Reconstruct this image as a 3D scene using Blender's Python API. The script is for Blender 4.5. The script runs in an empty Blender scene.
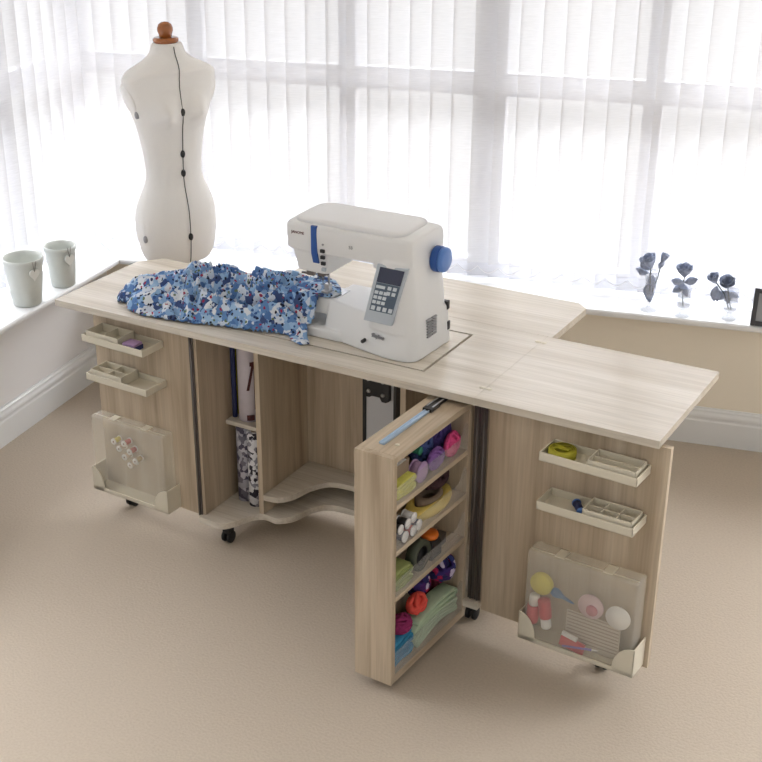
import bpy, bmesh, math, random
from mathutils import Vector, Matrix, noise
random.seed(7)
S = bpy.context.scene
COL = S.collection
PI = math.pi

# ------------------------------------------------------------------ materials
def lin(c):
    return tuple(((v/255)/12.92 if v/255 <= .04045 else ((v/255+.055)/1.055)**2.4) for v in c) + (1,)

def newmat(name):
    m = bpy.data.materials.new(name); m.use_nodes = True
    nt = m.node_tree; b = nt.nodes['Principled BSDF']
    return m, nt, b

def mat(name, c, rough=.5, metal=0, spec=.5, noise_amt=0.0, noise_scale=40, bump=0, trans=0, coat=0):
    m, nt, b = newmat(name)
    b.inputs['Base Color'].default_value = lin(c)
    b.inputs['Roughness'].default_value = rough
    b.inputs['Metallic'].default_value = metal
    b.inputs['Specular IOR Level'].default_value = spec
    b.inputs['Coat Weight'].default_value = coat
    if noise_amt or bump:
        tc = nt.nodes.new('ShaderNodeTexCoord'); n = nt.nodes.new('ShaderNodeTexNoise')
        n.inputs['Scale'].default_value = noise_scale; n.inputs['Detail'].default_value = 5
        nt.links.new(tc.outputs['Object'], n.inputs['Vector'])
        if noise_amt:
            mx = nt.nodes.new('ShaderNodeMixRGB')
            mx.inputs[1].default_value = lin(tuple(v*(1-noise_amt) for v in c))
            mx.inputs[2].default_value = lin(tuple(min(255, v*(1+noise_amt)) for v in c))
            nt.links.new(n.outputs['Fac'], mx.inputs[0]); nt.links.new(mx.outputs[0], b.inputs['Base Color'])
        if bump:
            bp = nt.nodes.new('ShaderNodeBump'); bp.inputs['Strength'].default_value = bump
            bp.inputs['Distance'].default_value = .01
            nt.links.new(n.outputs['Fac'], bp.inputs['Height']); nt.links.new(bp.outputs[0], b.inputs['Normal'])
    return m

def wood(name, axis, c0, c1, c2, rough=.45):
    m, nt, b = newmat(name)
    tc = nt.nodes.new('ShaderNodeTexCoord')
    def layer(across, along, detail, dist):
        mp = nt.nodes.new('ShaderNodeMapping')
        sc = [across]*3; sc[axis] = along
        mp.inputs['Scale'].default_value = sc
        n = nt.nodes.new('ShaderNodeTexNoise'); n.inputs['Scale'].default_value = 1
        n.inputs['Detail'].default_value = detail; n.inputs['Distortion'].default_value = dist
        nt.links.new(tc.outputs['Object'], mp.inputs['Vector']); nt.links.new(mp.outputs[0], n.inputs['Vector'])
        return n
    broad = layer(16, .9, 3, .6); fine = layer(150, 5, 6, .3)
    r = nt.nodes.new('ShaderNodeValToRGB')
    e = r.color_ramp.elements
    e[0].position = .32; e[0].color = lin(c0); e[1].position = .70; e[1].color = lin(c2)
    k = e.new(.5); k.color = lin(c1)
    nt.links.new(broad.outputs['Fac'], r.inputs[0])
    r2 = nt.nodes.new('ShaderNodeValToRGB'); e = r2.color_ramp.elements
    e[0].position = .3; e[0].color = (.80, .79, .77, 1); e[1].position = .62; e[1].color = (1, 1, 1, 1)
    nt.links.new(fine.outputs['Fac'], r2.inputs[0])
    mx = nt.nodes.new('ShaderNodeMixRGB'); mx.blend_type = 'MULTIPLY'; mx.inputs[0].default_value = .75
    nt.links.new(r.outputs[0], mx.inputs[1]); nt.links.new(r2.outputs[0], mx.inputs[2])
    nt.links.new(mx.outputs[0], b.inputs['Base Color'])
    b.inputs['Roughness'].default_value = rough; b.inputs['Specular IOR Level'].default_value = .4
    return m

def clear(name, tint=(255, 255, 255), opacity=.15, rough=.1, body=(255, 255, 255)):
    """thin clear or hazy plastic / glass sheet"""
    m, nt, b = newmat(name)
    b.inputs['Base Color'].default_value = lin(body); b.inputs['Roughness'].default_value = rough
    t = nt.nodes.new('ShaderNodeBsdfTransparent'); t.inputs[0].default_value = lin(tint)
    mx = nt.nodes.new('ShaderNodeMixShader'); mx.inputs[0].default_value = opacity
    nt.links.new(t.outputs[0], mx.inputs[1]); nt.links.new(b.outputs[0], mx.inputs[2])
    nt.links.new(mx.outputs[0], nt.nodes['Material Output'].inputs['Surface'])
    return m

def blind_mat(name, c, frac, sheer):
    m, nt, b = newmat(name)
    tc = nt.nodes.new('ShaderNodeTexCoord'); mp = nt.nodes.new('ShaderNodeMapping')
    mp.inputs['Scale'].default_value = (25, 25, 420)
    n = nt.nodes.new('ShaderNodeTexNoise'); n.inputs['Scale'].default_value = 1; n.inputs['Detail'].default_value = 3
    nt.links.new(tc.outputs['Object'], mp.inputs[0]); nt.links.new(mp.outputs[0], n.inputs['Vector'])
    mx0 = nt.nodes.new('ShaderNodeMixRGB')
    mx0.inputs[1].default_value = lin(tuple(v*.9 for v in c)); mx0.inputs[2].default_value = lin(c)
    nt.links.new(n.outputs['Fac'], mx0.inputs[0])
    d = nt.nodes.new('ShaderNodeBsdfDiffuse'); t = nt.nodes.new('ShaderNodeBsdfTranslucent')
    nt.links.new(mx0.outputs[0], d.inputs[0]); nt.links.new(mx0.outputs[0], t.inputs[0])
    mx = nt.nodes.new('ShaderNodeMixShader'); mx.inputs[0].default_value = frac
    nt.links.new(d.outputs[0], mx.inputs[1]); nt.links.new(t.outputs[0], mx.inputs[2])
    tr = nt.nodes.new('ShaderNodeBsdfTransparent'); mx2 = nt.nodes.new('ShaderNodeMixShader'); mx2.inputs[0].default_value = sheer
    nt.links.new(mx.outputs[0], mx2.inputs[1]); nt.links.new(tr.outputs[0], mx2.inputs[2])
    nt.links.new(mx2.outputs[0], nt.nodes['Material Output'].inputs['Surface'])
    return m

def cells(name, colors, scale, base_rough=.8, stops=None, extra=None):
    """small printed pattern: voronoi cells coloured from a constant ramp"""
    m, nt, b = newmat(name)
    tc = nt.nodes.new('ShaderNodeTexCoord')
    nz = nt.nodes.new('ShaderNodeTexNoise'); nz.inputs['Scale'].default_value = scale*1.4; nz.inputs['Detail'].default_value = 2
    add = nt.nodes.new('ShaderNodeVectorMath'); add.operation = 'MULTIPLY_ADD'
    add.inputs[1].default_value = (.6/scale,)*3
    nt.links.new(tc.outputs['Object'], nz.inputs['Vector'])
    nt.links.new(nz.outputs['Color'], add.inputs[0]); nt.links.new(tc.outputs['Object'], add.inputs[2])
    v = nt.nodes.new('ShaderNodeTexVoronoi'); v.inputs['Scale'].default_value = scale
    nt.links.new(add.outputs[0], v.inputs['Vector'])
    sp = nt.nodes.new('ShaderNodeSeparateColor'); nt.links.new(v.outputs['Color'], sp.inputs[0])
    r = nt.nodes.new('ShaderNodeValToRGB'); r.color_ramp.interpolation = 'CONSTANT'
    e = r.color_ramp.elements
    n = len(colors); stops = stops or [i/n for i in range(n)]
    e[0].position = 0; e[0].color = lin(colors[0]); e[1].position = stops[1]; e[1].color = lin(colors[1])
    for i in range(2, n):
        k = e.new(stops[i]); k.color = lin(colors[i])
    nt.links.new(sp.outputs[0], r.inputs[0])
    out = r.outputs[0]
    if extra:   # second, finer motif printed over the first
        v2 = nt.nodes.new('ShaderNodeTexVoronoi'); v2.inputs['Scale'].default_value = extra[0]
        nt.links.new(add.outputs[0], v2.inputs['Vector'])
        lt = nt.nodes.new('ShaderNodeMath'); lt.operation = 'LESS_THAN'; lt.inputs[1].default_value = extra[2]
        nt.links.new(v2.outputs['Distance'], lt.inputs[0])
        sp2 = nt.nodes.new('ShaderNodeSeparateColor'); nt.links.new(v2.outputs['Color'], sp2.inputs[0])
        r2 = nt.nodes.new('ShaderNodeValToRGB'); r2.color_ramp.interpolation = 'CONSTANT'; e = r2.color_ramp.elements
        cs = extra[1]; e[0].position = 0; e[0].color = lin(cs[0]); e[1].position = 1/len(cs); e[1].color = lin(cs[1])
        for i in range(2, len(cs)):
            k = e.new(i/len(cs)); k.color = lin(cs[i])
        nt.links.new(sp2.outputs[1], r2.inputs[0])
        mx = nt.nodes.new('ShaderNodeMixRGB'); nt.links.new(lt.outputs[0], mx.inputs[0])
        nt.links.new(out, mx.inputs[1]); nt.links.new(r2.outputs[0], mx.inputs[2]); out = mx.outputs[0]
    nt.links.new(out, b.inputs['Base Color']); b.inputs['Roughness'].default_value = base_rough
    b.inputs['Specular IOR Level'].default_value = .2
    return m

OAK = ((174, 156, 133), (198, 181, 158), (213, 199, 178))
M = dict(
    oak_x=wood('oak_across_painted_sheen', 0, (207, 197, 182), (219, 211, 198), (229, 222, 211), .26),  # paler than OAK: the tabletop's window reflection is put into the colour
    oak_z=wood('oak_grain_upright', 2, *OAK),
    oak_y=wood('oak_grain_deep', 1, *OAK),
    carpet=mat('beige_carpet', (187, 175, 160), .95, spec=.1, noise_amt=.06, noise_scale=130, bump=.22),
    paint_back=mat('beige_wall_paint', (244, 236, 220), .8, spec=.2),
    paint_left=mat('wall_paint_with_light', (236, 235, 235), .8, spec=.2),  # whitened: window light and floor bounce are put into the wall colour
    ceiling=mat('ceiling_paint', (235, 233, 228), .9, spec=.1),
    gloss=mat('white_gloss_trim', (232, 234, 235), .3),
    upvc=mat('white_window_frame', (205, 207, 212), .5),
    glass=clear('window_glass', opacity=.06, rough=.03),
    blind=blind_mat('vertical_blind_fabric', (240, 240, 243), .15, .32),
    blind_w=blind_mat('blind_weight_pocket', (222, 223, 230), .20, .06),
    chain=mat('white_chain', (235, 235, 238), .4),
    plastic=mat('white_machine_plastic', (234, 235, 236), .32),
    lidgrey=mat('pale_grey_machine_lid', (232, 233, 235), .35),
    bluep=mat('blue_plastic', (36, 84, 160), .3),
    bluel=mat('light_blue_plastic', (88, 132, 205), .3),
    panelgrey=mat('pale_grey_panel', (186, 195, 204), .4),
    screen=mat('dark_navy_display', (52, 56, 78), .2),
    keypad=mat('slate_keypad', (82, 98, 116), .4),
    key=mat('pale_keys', (212, 220, 226), .5),
    dark=mat('dark_plastic', (38, 38, 40), .45),
    maroon=mat('dark_maroon_print', (92, 46, 48), .5),
    greyprint=mat('grey_print', (160, 160, 164), .5),
    steel=mat('brushed_steel', (190, 192, 196), .3, 1),
    satin=mat('satin_grey_metal', (205, 207, 212), .45, .15),
    hinge=mat('dull_hinge_metal', (112, 106, 104), .38, .8),
    strut=mat('bright_blue_steel', (190, 212, 235), .28, .7),
    castor=mat('black_castor', (22, 22, 24), .5),
    cream=mat('cream_plastic', (222, 215, 197), .4),
    hazy=clear('hazy_plastic', (253, 252, 248), .24, .3, (252, 248, 240)),
    acrylic=clear('clear_acrylic', (252, 252, 252), .10, .08),
    form=mat('offwhite_jersey', (243, 241, 238), .85, spec=.2, noise_amt=.015, noise_scale=300),
    formgap=mat('dark_seam', (92, 90, 88), .8),
    varnish=mat('varnished_beech', (158, 92, 42), .25, noise_amt=.12, noise_scale=60, coat=.5),
    pot=mat('grey_white_ceramic', (208, 212, 207), .45, noise_amt=.02),
    heart=mat('white_heart', (232, 234, 230), .5),
    twine=mat('dark_twine', (110, 104, 98), .8),
    petal=mat('slate_blue_petal', (138, 148, 176), .55, noise_amt=.5, noise_scale=70),
    stem=mat('grey_green_stem', (92, 108, 112), .6),
    vase=clear('clear_vase_glass', (243, 244, 246), opacity=.15, rough=.04),
    framegrey=mat('charcoal_frame', (72, 74, 80), .4),
    matgrey=mat('grey_mount', (170, 174, 180), .6),
    white=mat('white_paper', (240, 240, 240), .6),
    cloth=cells('blue_floral_print', [(138, 172, 212), (206, 216, 230), (96, 134, 186), (160, 192, 224), (66, 84, 128), (142, 178, 216), (220, 226, 234), (82, 118, 172)], 46,
                extra=(78, [(34, 40, 62), (196, 208, 226), (44, 58, 100), (150, 178, 214), (34, 40, 64), (104, 122, 92), (60, 92, 150), (206, 214, 226), (160, 56, 84), (90, 130, 186)], .36)),
    cloth_grey=cells('grey_print_cloth', [(120, 116, 128), (176, 174, 184), (92, 88, 104), (200, 198, 206)], 60),
    cloth_bw=cells('black_white_print_cloth', [(226, 226, 230), (60, 56, 66), (232, 232, 236), (150, 148, 158)], 75),
    cloth_dark=cells('dark_dotted_cloth', [(44, 38, 46), (52, 44, 54), (190, 186, 196), (40, 36, 44)], 90),
    cloth_white=mat('white_cloth', (222, 214, 222), .85, noise_amt=.04),
    brownprint=mat('dark_red_print', (88, 44, 46), .8),
    cloth_yellow=mat('lime_yellow_cloth', (196, 190, 70), .85),
    navy=mat('navy_cloth', (46, 54, 98), .7),
    purple=mat('purple_yarn', (78, 62, 128), .9, noise_amt=.25, noise_scale=120, bump=.6),
    violet=mat('violet_yarn', (126, 84, 156), .9, noise_amt=.2, noise_scale=120, bump=.6),
    bluey=mat('blue_yarn', (62, 78, 130), .9, noise_amt=.25, noise_scale=120, bump=.6),
    pink=mat('pink_yarn', (214, 72, 132), .9, noise_amt=.15, noise_scale=120, bump=.5),
    lilac=mat('lilac_thread', (168, 138, 178), .7, noise_amt=.06, noise_scale=200),
    lime=mat('lime_cloth', (190, 186, 88), .85, noise_amt=.15, noise_scale=70),
    yellow=mat('soft_yellow_tape', (224, 200, 104), .7, noise_amt=.08, noise_scale=60),
    brown=mat('dark_brown_yarn', (62, 38, 44), .9, noise_amt=.2, noise_scale=150, bump=.5),
    tan=mat('taupe_cardboard', (140, 122, 104), .8),
    green=mat('green_thread', (46, 132, 104), .7),
    sage=mat('sage_green_cloth', (150, 160, 100), .85, noise_amt=.1, noise_scale=50),
    darkgreen=mat('dark_green_tape', (66, 72, 58), .6),
    orange=mat('orange_plastic', (232, 120, 36), .4),
    red=mat('red_plastic', (198, 44, 66), .4),
    coral=mat('coral_cloth', (226, 84, 72), .85, noise_amt=.12, noise_scale=80),
    mint=mat('mint_cloth', (178, 198, 170), .85, noise_amt=.08, noise_scale=40),
    teal=mat('teal_cloth', (46, 128, 168), .8, noise_amt=.2, noise_scale=60),
    magenta=mat('magenta_cloth', (140, 36, 92), .85, noise_amt=.2, noise_scale=60),
    plaid=cells('navy_white_magenta_wool', [(48, 46, 98), (66, 50, 116), (206, 196, 222), (54, 62, 120), (178, 44, 92), (80, 44, 110)], 55),
    maroony=mat('maroon_cloth', (122, 48, 66), .85, noise_amt=.2, noise_scale=80),
    yellowgreen=mat('olive_yellow_tape', (178, 172, 44), .5),
    thread_cream=mat('cream_thread', (226, 206, 186), .7),
    thread_red=mat('rose_thread', (196, 92, 92), .7),
    thread_yel=mat('yellow_thread', (214, 204, 84), .7),
    thread_tan=mat('sand_thread', (184, 166, 128), .7),
    bluetool=mat('blue_tool_plastic', (28, 96, 148), .4),
    pale_pink=mat('pale_pink_felt', (222, 196, 204), .8),
    rosecentre=mat('rose_felt', (190, 120, 136), .8),
    paper=mat('pale_striped_paper', (202, 192, 178), .8),
    paperline=mat('grey_paper_line', (160, 150, 144), .8),
    pen=mat('violet_pen_plastic', (120, 100, 190), .4),
)

# ------------------------------------------------------------------ geometry
class MB:
    def __init__(self, mtx=None):
        self.bm = bmesh.new(); self.M = mtx or Matrix.Identity(4)
    def v(self, p): return self.bm.verts.new(self.M @ Vector(p))
    def f(self, vs, smooth=False):
        try:
            fc = self.bm.faces.new(vs); fc.smooth = smooth; return fc
        except ValueError: return None
    def box(self, x0, x1, y0, y1, z0, z1):
        p = [self.v((x, y, z)) for z in (z0, z1) for x, y in ((x0, y0), (x1, y0), (x1, y1), (x0, y1))]
        for q in ((0, 3, 2, 1), (4, 5, 6, 7), (0, 1, 5, 4), (1, 2, 6, 5), (2, 3, 7, 6), (3, 0, 4, 7)):
            self.f([p[i] for i in q])
        return self
    def prism(self, pts, a, b, plane='xy', smooth=False):
        def P(u, w, h): return {'xy': (u, w, h), 'xz': (u, h, w), 'yz': (h, u, w)}[plane]
        lo = [self.v(P(u, w, a)) for u, w in pts]; hi = [self.v(P(u, w, b)) for u, w in pts]
        self.f(lo[::-1]); self.f(hi)
        n = len(pts)
        for i in range(n): self.f([lo[i], lo[(i+1) % n], hi[(i+1) % n], hi[i]], smooth)
        return self
    def loft(self, rings, close=True, caps=True, smooth=True):
        R = [[self.v(p) for p in r] for r in rings]
        n = len(R[0])
        for a, b in zip(R, R[1:]):
            for i in range(n if close else n-1):
                self.f([a[i], a[(i+1) % n], b[(i+1) % n], b[i]], smooth)
        if caps: self.f(R[0][::-1], smooth); self.f(R[-1], smooth)
        return self
    def lathe(self, prof, c=(0, 0, 0), seg=24, axis='z', caps=True, smooth=True):
        rings = []
        for r, h in prof:
            ring = []
            for i in range(seg):
                t = 2*PI*i/seg; a, b = r*math.cos(t), r*math.sin(t)
                p = {'z': (a, b, h), 'x': (h, a, b), 'y': (b, h, a)}[axis]
                ring.append((p[0]+c[0], p[1]+c[1], p[2]+c[2]))
            rings.append(ring)
        return self.loft(rings, True, caps, smooth)
    def tube(self, pts, r, seg=8, closed=False, smooth=True):
        pts = [Vector(p) for p in pts]; n = len(pts); rings = []
        up = None
        for i, p in enumerate(pts):
            d = (pts[(i+1) % n] - pts[i-1]) if closed else (pts[min(i+1, n-1)] - pts[max(i-1, 0)])
            d.normalize()
            if up is None:
                up = Vector((0, 0, 1)) if abs(d.z) < .9 else Vector((1, 0, 0))
            s = d.cross(up).normalized(); up = s.cross(d).normalized()
            rr = r[i] if isinstance(r, (list, tuple)) else r
            rings.append([p + (s*math.cos(2*PI*k/seg) + up*math.sin(2*PI*k/seg))*rr for k in range(seg)])
        if closed: rings.append(rings[0]); return self.loft(rings, True, False, smooth)
        return self.loft(rings, True, True, smooth)
    def ball(self, c, r, nu=14, nv=10, bump=0, seed=0, fr=20):
        rings = []
        rx, ry, rz = r if isinstance(r, (tuple, list)) else (r, r, r)
        for j in range(nv+1):
            th = PI*max(.02, min(.98, j/nv)); ring = []
            for i in range(nu):
                ph = 2*PI*i/nu
                d = Vector((math.sin(th)*math.cos(ph), math.sin(th)*math.sin(ph), -math.cos(th)))
                k = 1 + bump*noise.noise(d*fr*.1 + Vector((seed, seed*.7, 0)))
                ring.append((c[0]+d.x*rx*k, c[1]+d.y*ry*k, c[2]+d.z*rz*k))
            rings.append(ring)
        return self.loft(rings)
    def patch(self, fn, nu, nv, smooth=True):
        g = [[self.v(fn(i/nu, j/nv)) for i in range(nu+1)] for j in range(nv+1)]
        for j in range(nv):
            for i in range(nu): self.f([g[j][i], g[j][i+1], g[j+1][i+1], g[j+1][i]], smooth)
        return self

def rootloc(p):
    while p is not None and p.parent is not None: p = p.parent
    return Vector(p.location) if p is not None else None

def obj(name, mb, m, parent=None, bevel=0, seg=2, label=None, smooth_angle=None, origin=None, mods=()):
    """one mesh object; vertices arrive in world coordinates and are stored relative to the thing's base"""
    bm = mb.bm
    bmesh.ops.recalc_face_normals(bm, faces=bm.faces)
    o0 = rootloc(parent) if parent is not None else (Vector(origin) if origin is not None else None)
    if parent is None and o0 is None:
        xs = [v.co for v in bm.verts]
        o0 = Vector(((min(c.x for c in xs)+max(c.x for c in xs))/2, (min(c.y for c in xs)+max(c.y for c in xs))/2, min(c.z for c in xs)))
    for v in bm.verts: v.co -= o0
    me = bpy.data.meshes.new(name); bm.to_mesh(me); bm.free()
    me.materials.append(m)
    o = bpy.data.objects.new(name, me); COL.objects.link(o)
    if parent is not None: o.parent = parent
    else: o.location = o0
    if bevel:
        b = o.modifiers.new('bevel', 'BEVEL'); b.width = bevel; b.segments = seg; b.limit_method = 'ANGLE'; b.angle_limit = .6
        b.use_clamp_overlap = True
    if label: o['label'] = label
    return o

def tag(o, label, cat, group=None):
    o['label'] = label; o['category'] = cat
    if group: o['group'] = group
    return o

def thing(name, loc, label, cat, group=None):
    o = bpy.data.objects.new(name, None); COL.objects.link(o); o.location = loc; o.empty_display_size = .05
    return tag(o, label, cat, group)

def structure(o): o['kind'] = 'structure'; return o

def bake(mb, mods):
    """evaluate modifiers on a temporary object and return a new MB"""
    bm = mb.bm; bmesh.ops.recalc_face_normals(bm, faces=bm.faces)
    me = bpy.data.meshes.new('temp'); bm.to_mesh(me); bm.free()
    o = bpy.data.objects.new('temp', me); COL.objects.link(o)
    for t, kw in mods:
        md = o.modifiers.new(t, t)
        for k, v in kw.items(): setattr(md, k, v)
    dg = bpy.context.evaluated_depsgraph_get(); dg.update()
    me2 = bpy.data.meshes.new_from_object(o.evaluated_get(dg))
    out = MB(); out.bm.from_mesh(me2)
    for f in out.bm.faces: f.smooth = True
    bpy.data.objects.remove(o); bpy.data.meshes.remove(me); bpy.data.meshes.remove(me2)
    return out

def text_mb(s, size, mtx, depth=.0004):
    cu = bpy.data.curves.new('t', 'FONT'); cu.body = s; cu.size = size; cu.extrude = depth
    o = bpy.data.objects.new('t', cu); COL.objects.link(o)
    dg = bpy.context.evaluated_depsgraph_get(); dg.update()
    me = bpy.data.meshes.new_from_object(o.evaluated_get(dg))
    out = MB(); out.bm.from_mesh(me); bmesh.ops.transform(out.bm, matrix=mtx, verts=out.bm.verts)
    bpy.data.objects.remove(o); bpy.data.curves.remove(cu); bpy.data.meshes.remove(me)
    return out

def frame(origin, u, v, w=(0, 0, 1)):
    u, v, w, o = Vector(u), Vector(v), Vector(w), Vector(origin)
    return Matrix(((u.x, v.x, w.x, o.x), (u.y, v.y, w.y, o.y), (u.z, v.z, w.z, o.z), (0, 0, 0, 1)))

def lerp(tab, x):
    for (x0, y0), (x1, y1) in zip(tab, tab[1:]):
        if x <= x1:
            t = (x-x0)/(x1-x0) if x1 > x0 else 0
            t = max(0, min(1, t)); return y0+(y1-y0)*t
    return tab[-1][1]

# ------------------------------------------------------------------ the room
aB, aL = math.radians(12.5), math.radians(8.5)
e1 = Vector((math.cos(aB), math.sin(aB), 0)); e2 = Vector((-math.sin(aB), math.cos(aB), 0)); eb = 1.1403
l1 = Vector((-math.sin(aL), math.cos(aL), 0)); l2 = Vector((math.cos(aL), math.sin(aL), 0)); lb = -.5076
def Bk(s, off, z=0): p = e1*s + e2*(eb+off); return Vector((p.x, p.y, z))
def Lf(s, off, z=0): p = l1*s + l2*(lb-off); return Vector((p.x, p.y, z))
def corner(off, off2=None, z=0):
    A, B = eb+off, lb-(off if off2 is None else off2)
    d = e2.x*l2.y - e2.y*l2.x
    return Vector(((A*l2.y - e2.y*B)/d, (e2.x*B - A*l2.x)/d, z))
SB, SL = 3.3, -3.6       # ends of the two walls
def wall_run(side, prof, s_end=None):
    """extrude an (offset, z) profile along one wall, mitred at the corner of the room"""
    mb = MB()
    if side == 'back':
        r = [[corner(o, z=z) for o, z in prof], [Bk(s_end or SB, o, z) for o, z in prof]]
    else:
        r = [[Lf(s_end or SL, o, z) for o, z in prof], [corner(o, z=z) for o, z in prof]]
    return mb.loft(r, smooth=False)

structure(obj('floor', MB().box(-1.6, 4.6, -4.6, 2.6, -.1, 0), M['carpet'], origin=(1.5, -1, 0)))
structure(obj('ceiling', MB().box(-1.6, 4.6, -4.6, 2.6, 2.5, 2.6), M['ceiling'], origin=(1.5, -1, 2.5)))
for side, m in (('back', 'paint_back'), ('left', 'paint_left')):
    w = structure(obj('wall_'+side, wall_run(side, [(.018, 0), (.018, .494), (.30, .494), (.30, 0)]), M[m], origin=(0, 0, 0)))
    structure(obj('wall_'+side+'_head', wall_run(side, [(.018, 2.2), (.018, 2.5), (.30, 2.5), (.30, 2.2)]), M[m], parent=w))
    if side == 'back':
        light_block = MB(); light_block.loft([[Bk(s_, o, z) for o, z in ((.018, .494), (.018, 2.2), (.30, 2.2), (.30, .494))] for s_ in (2.5, SB)], smooth=False)  # unseen stretch of wall, added to cut the window light at right
        structure(obj('wall_back_pier', light_block, M[m], parent=w))
    prof = [(.018, 0), (0, 0), (0, .095), (.003, .101), (.003, .108), (.0005, .113), (.0015, .122), (.006, .131), (.007, .138), (.012, .143), (.013, .147), (.018, .147)]
    structure(obj('baseboard_'+side, wall_run(side, prof), M['gloss'], origin=(0, 0, 0)))
for n, side, ov in ((1, 'back', .068), (2, 'left', .098)):
    prof = [(.235, .494), (-ov+.006, .494), (-ov+.001, .498), (-ov, .505), (-ov+.001, .512), (-ov+.006, .517), (.235, .517)]
    mb = MB()
    if side == 'back': r = [[corner(o, (o if o > 0 else -.098), z) for o, z in prof], [Bk(SB, o, z) for o, z in prof]]
    else: r = [[Lf(SL, o, z) for o, z in prof], [corner((o if o > 0 else -.068), o, z) for o, z in prof]]
    mb.loft(r, smooth=False)
    structure(obj('trim_%d' % n, mb, M['gloss'], origin=(0, 0, 0)))

def window(n, side, posts, s0, s1, tz):
    P = Bk if side == 'back' else Lf
    sg = 1 if side == 'back' else -1
    def bar(mb, sa, sb, z0, z1, o0=.19, o1=.25):
        r = [[P(s, o, z) for o, z in ((o0, z0), (o1, z0), (o1, z1), (o0, z1))] for s in (sa, sb)]
        mb.loft(r, smooth=False)
    fr = MB()
    bar(fr, s0, s1, .517, .575); bar(fr, s0, s1, 2.14, 2.2)
    w = structure(obj('window_%d' % n, fr, M['upvc'], origin=(0, 0, 0)))
    for s, wd in posts:
        mb = MB(); bar(mb, s-wd/2, s+wd/2, .575, 2.14); structure(obj('window_%d_post' % n, mb, M['upvc'], parent=w))
    mb = MB(); bar(mb, s0, s1, tz-.042, tz+.042, .20, .235); structure(obj('window_%d_transom' % n, mb, M['upvc'], parent=w))
    g = MB(); r = [[P(s, o, z) for o, z in ((.218, .56), (.222, .56), (.222, 2.15), (.218, 2.15))] for s in (s0, s1)]
    g.loft(r, smooth=False); structure(obj('window_%d_glass' % n, g, M['glass'], parent=w))
for n_, side in ((4, 'back'), (5, 'left')):  # unseen eaves outside, added to dim the upper part of the blinds
    structure(obj('trim_%d' % n_, wall_run(side, [(.30, 2.25), (.30, 2.40), (.85, 2.37), (.85, 2.25)]), M['upvc'], origin=(0, 0, 0)))
cB = corner(.22).dot(e1); cL = corner(.22).dot(l1)
window(1, 'back', [(-.06, .06), (.565, .065), (1.125, .11), (1.71, .065), (2.3, .065), (2.47, .065)], cB+.02, 2.5, 1.252)
window(2, 'left', [(.78, .06), (.1, .06), (-.6, .06), (-1.4, .06), (-2.2, .06)], SL, cL-.02, 1.25)
c0 = corner(.22)
structure(obj('trim_3', MB().prism([(c0.x-.05, c0.y-.05), (c0.x+.05, c0.y-.06), (c0.x+.06, c0.y+.05), (c0.x-.04, c0.y+.06)], .517, 2.2), M['upvc'], origin=(c0.x, c0.y, .517)))

# vertical blinds
def blind(side, s0, n, pitch, tilt, label):
    P = Bk if side == 'back' else Lf
    T = e1 if side == 'back' else l1
    N = e2 if side == 'back' else -l2
    base = P(s0, .12, .535)
    root = thing('vertical_blind', base, label, 'blind', None)
    zb, zt = .535, 2.12
    ct, st = math.cos(tilt), math.sin(tilt)
    for k in range(n):
        c = P(s0 + k*pitch, .12)
        u = T*ct + N*st; nn = N*ct - T*st
        mb = MB()
        def fn(a, b, c=c, u=u, nn=nn):
            x = (a-.5)*.089
            p = c + u*x + nn*(.003*math.cos((a-.5)*PI)); return (p.x, p.y, zb+.050 + (zt-zb-.050)*b)
        mb.patch(fn, 6, 1)
        sl = obj('slat', mb, M['blind'], root)
        w = MB(frame((c.x, c.y, zb), u, nn)); w.patch(lambda a, b: ((a-.5)*.085, .003*math.sin(PI*b)+.001, .052*b), 2, 4)
        obj('weight', w, M['blind_w'], sl, label='grey weight pocket at the foot of the slat')
    ch = []
    for k in range(n-1):
        for q in range(8):
            t = q/8; p = P(s0 + (k+t)*pitch, .10); ch.append((p.x, p.y, zb+.046-.026*math.sin(PI*t)))
    obj('chain', MB().tube(ch, .0016, 5), M['chain'], root, label='white bead chain linking the weights')
    r = [[P(s, o, z) for o, z in ((.095, zt), (.145, zt), (.145, zt+.05), (.095, zt+.05))] for s in (s0-.05, s0+(n-1)*pitch+.05)]
    obj('head_rail', MB().loft(r, smooth=False), M['upvc'], root)
sB0 = corner(.12).dot(e1)+.04; sL1 = corner(.12).dot(l1)-.05
blind('back', sB0, 38, .081, math.radians(14), 'white vertical blind hanging behind the sewing machine and the roses')
blind('left', sL1-21*.081, 22, .081, math.radians(-14), 'white vertical blind hanging at the left, behind the two pots')

# ------------------------------------------------------------------ sewing cabinet
H, TT = .77, .022
cab = thing('sewing_cabinet', (1.01, .25, 0), 'large open oak sewing cabinet with spread leaves, swung-out rack and tray doors', 'cabinet')
z0, zu = .070, H-TT
# tabletops
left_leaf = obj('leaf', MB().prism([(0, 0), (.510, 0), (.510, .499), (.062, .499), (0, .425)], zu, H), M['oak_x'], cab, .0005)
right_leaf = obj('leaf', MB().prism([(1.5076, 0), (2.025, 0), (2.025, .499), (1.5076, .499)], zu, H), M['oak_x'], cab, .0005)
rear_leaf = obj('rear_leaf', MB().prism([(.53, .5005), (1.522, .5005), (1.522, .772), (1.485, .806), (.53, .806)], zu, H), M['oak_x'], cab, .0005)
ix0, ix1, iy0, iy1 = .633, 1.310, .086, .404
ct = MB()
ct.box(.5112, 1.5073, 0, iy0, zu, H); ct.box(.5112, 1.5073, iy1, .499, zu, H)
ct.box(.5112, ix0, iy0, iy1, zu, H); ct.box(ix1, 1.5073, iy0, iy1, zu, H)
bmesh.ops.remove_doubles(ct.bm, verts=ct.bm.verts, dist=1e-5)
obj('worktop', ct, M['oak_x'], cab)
g = .0085
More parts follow.
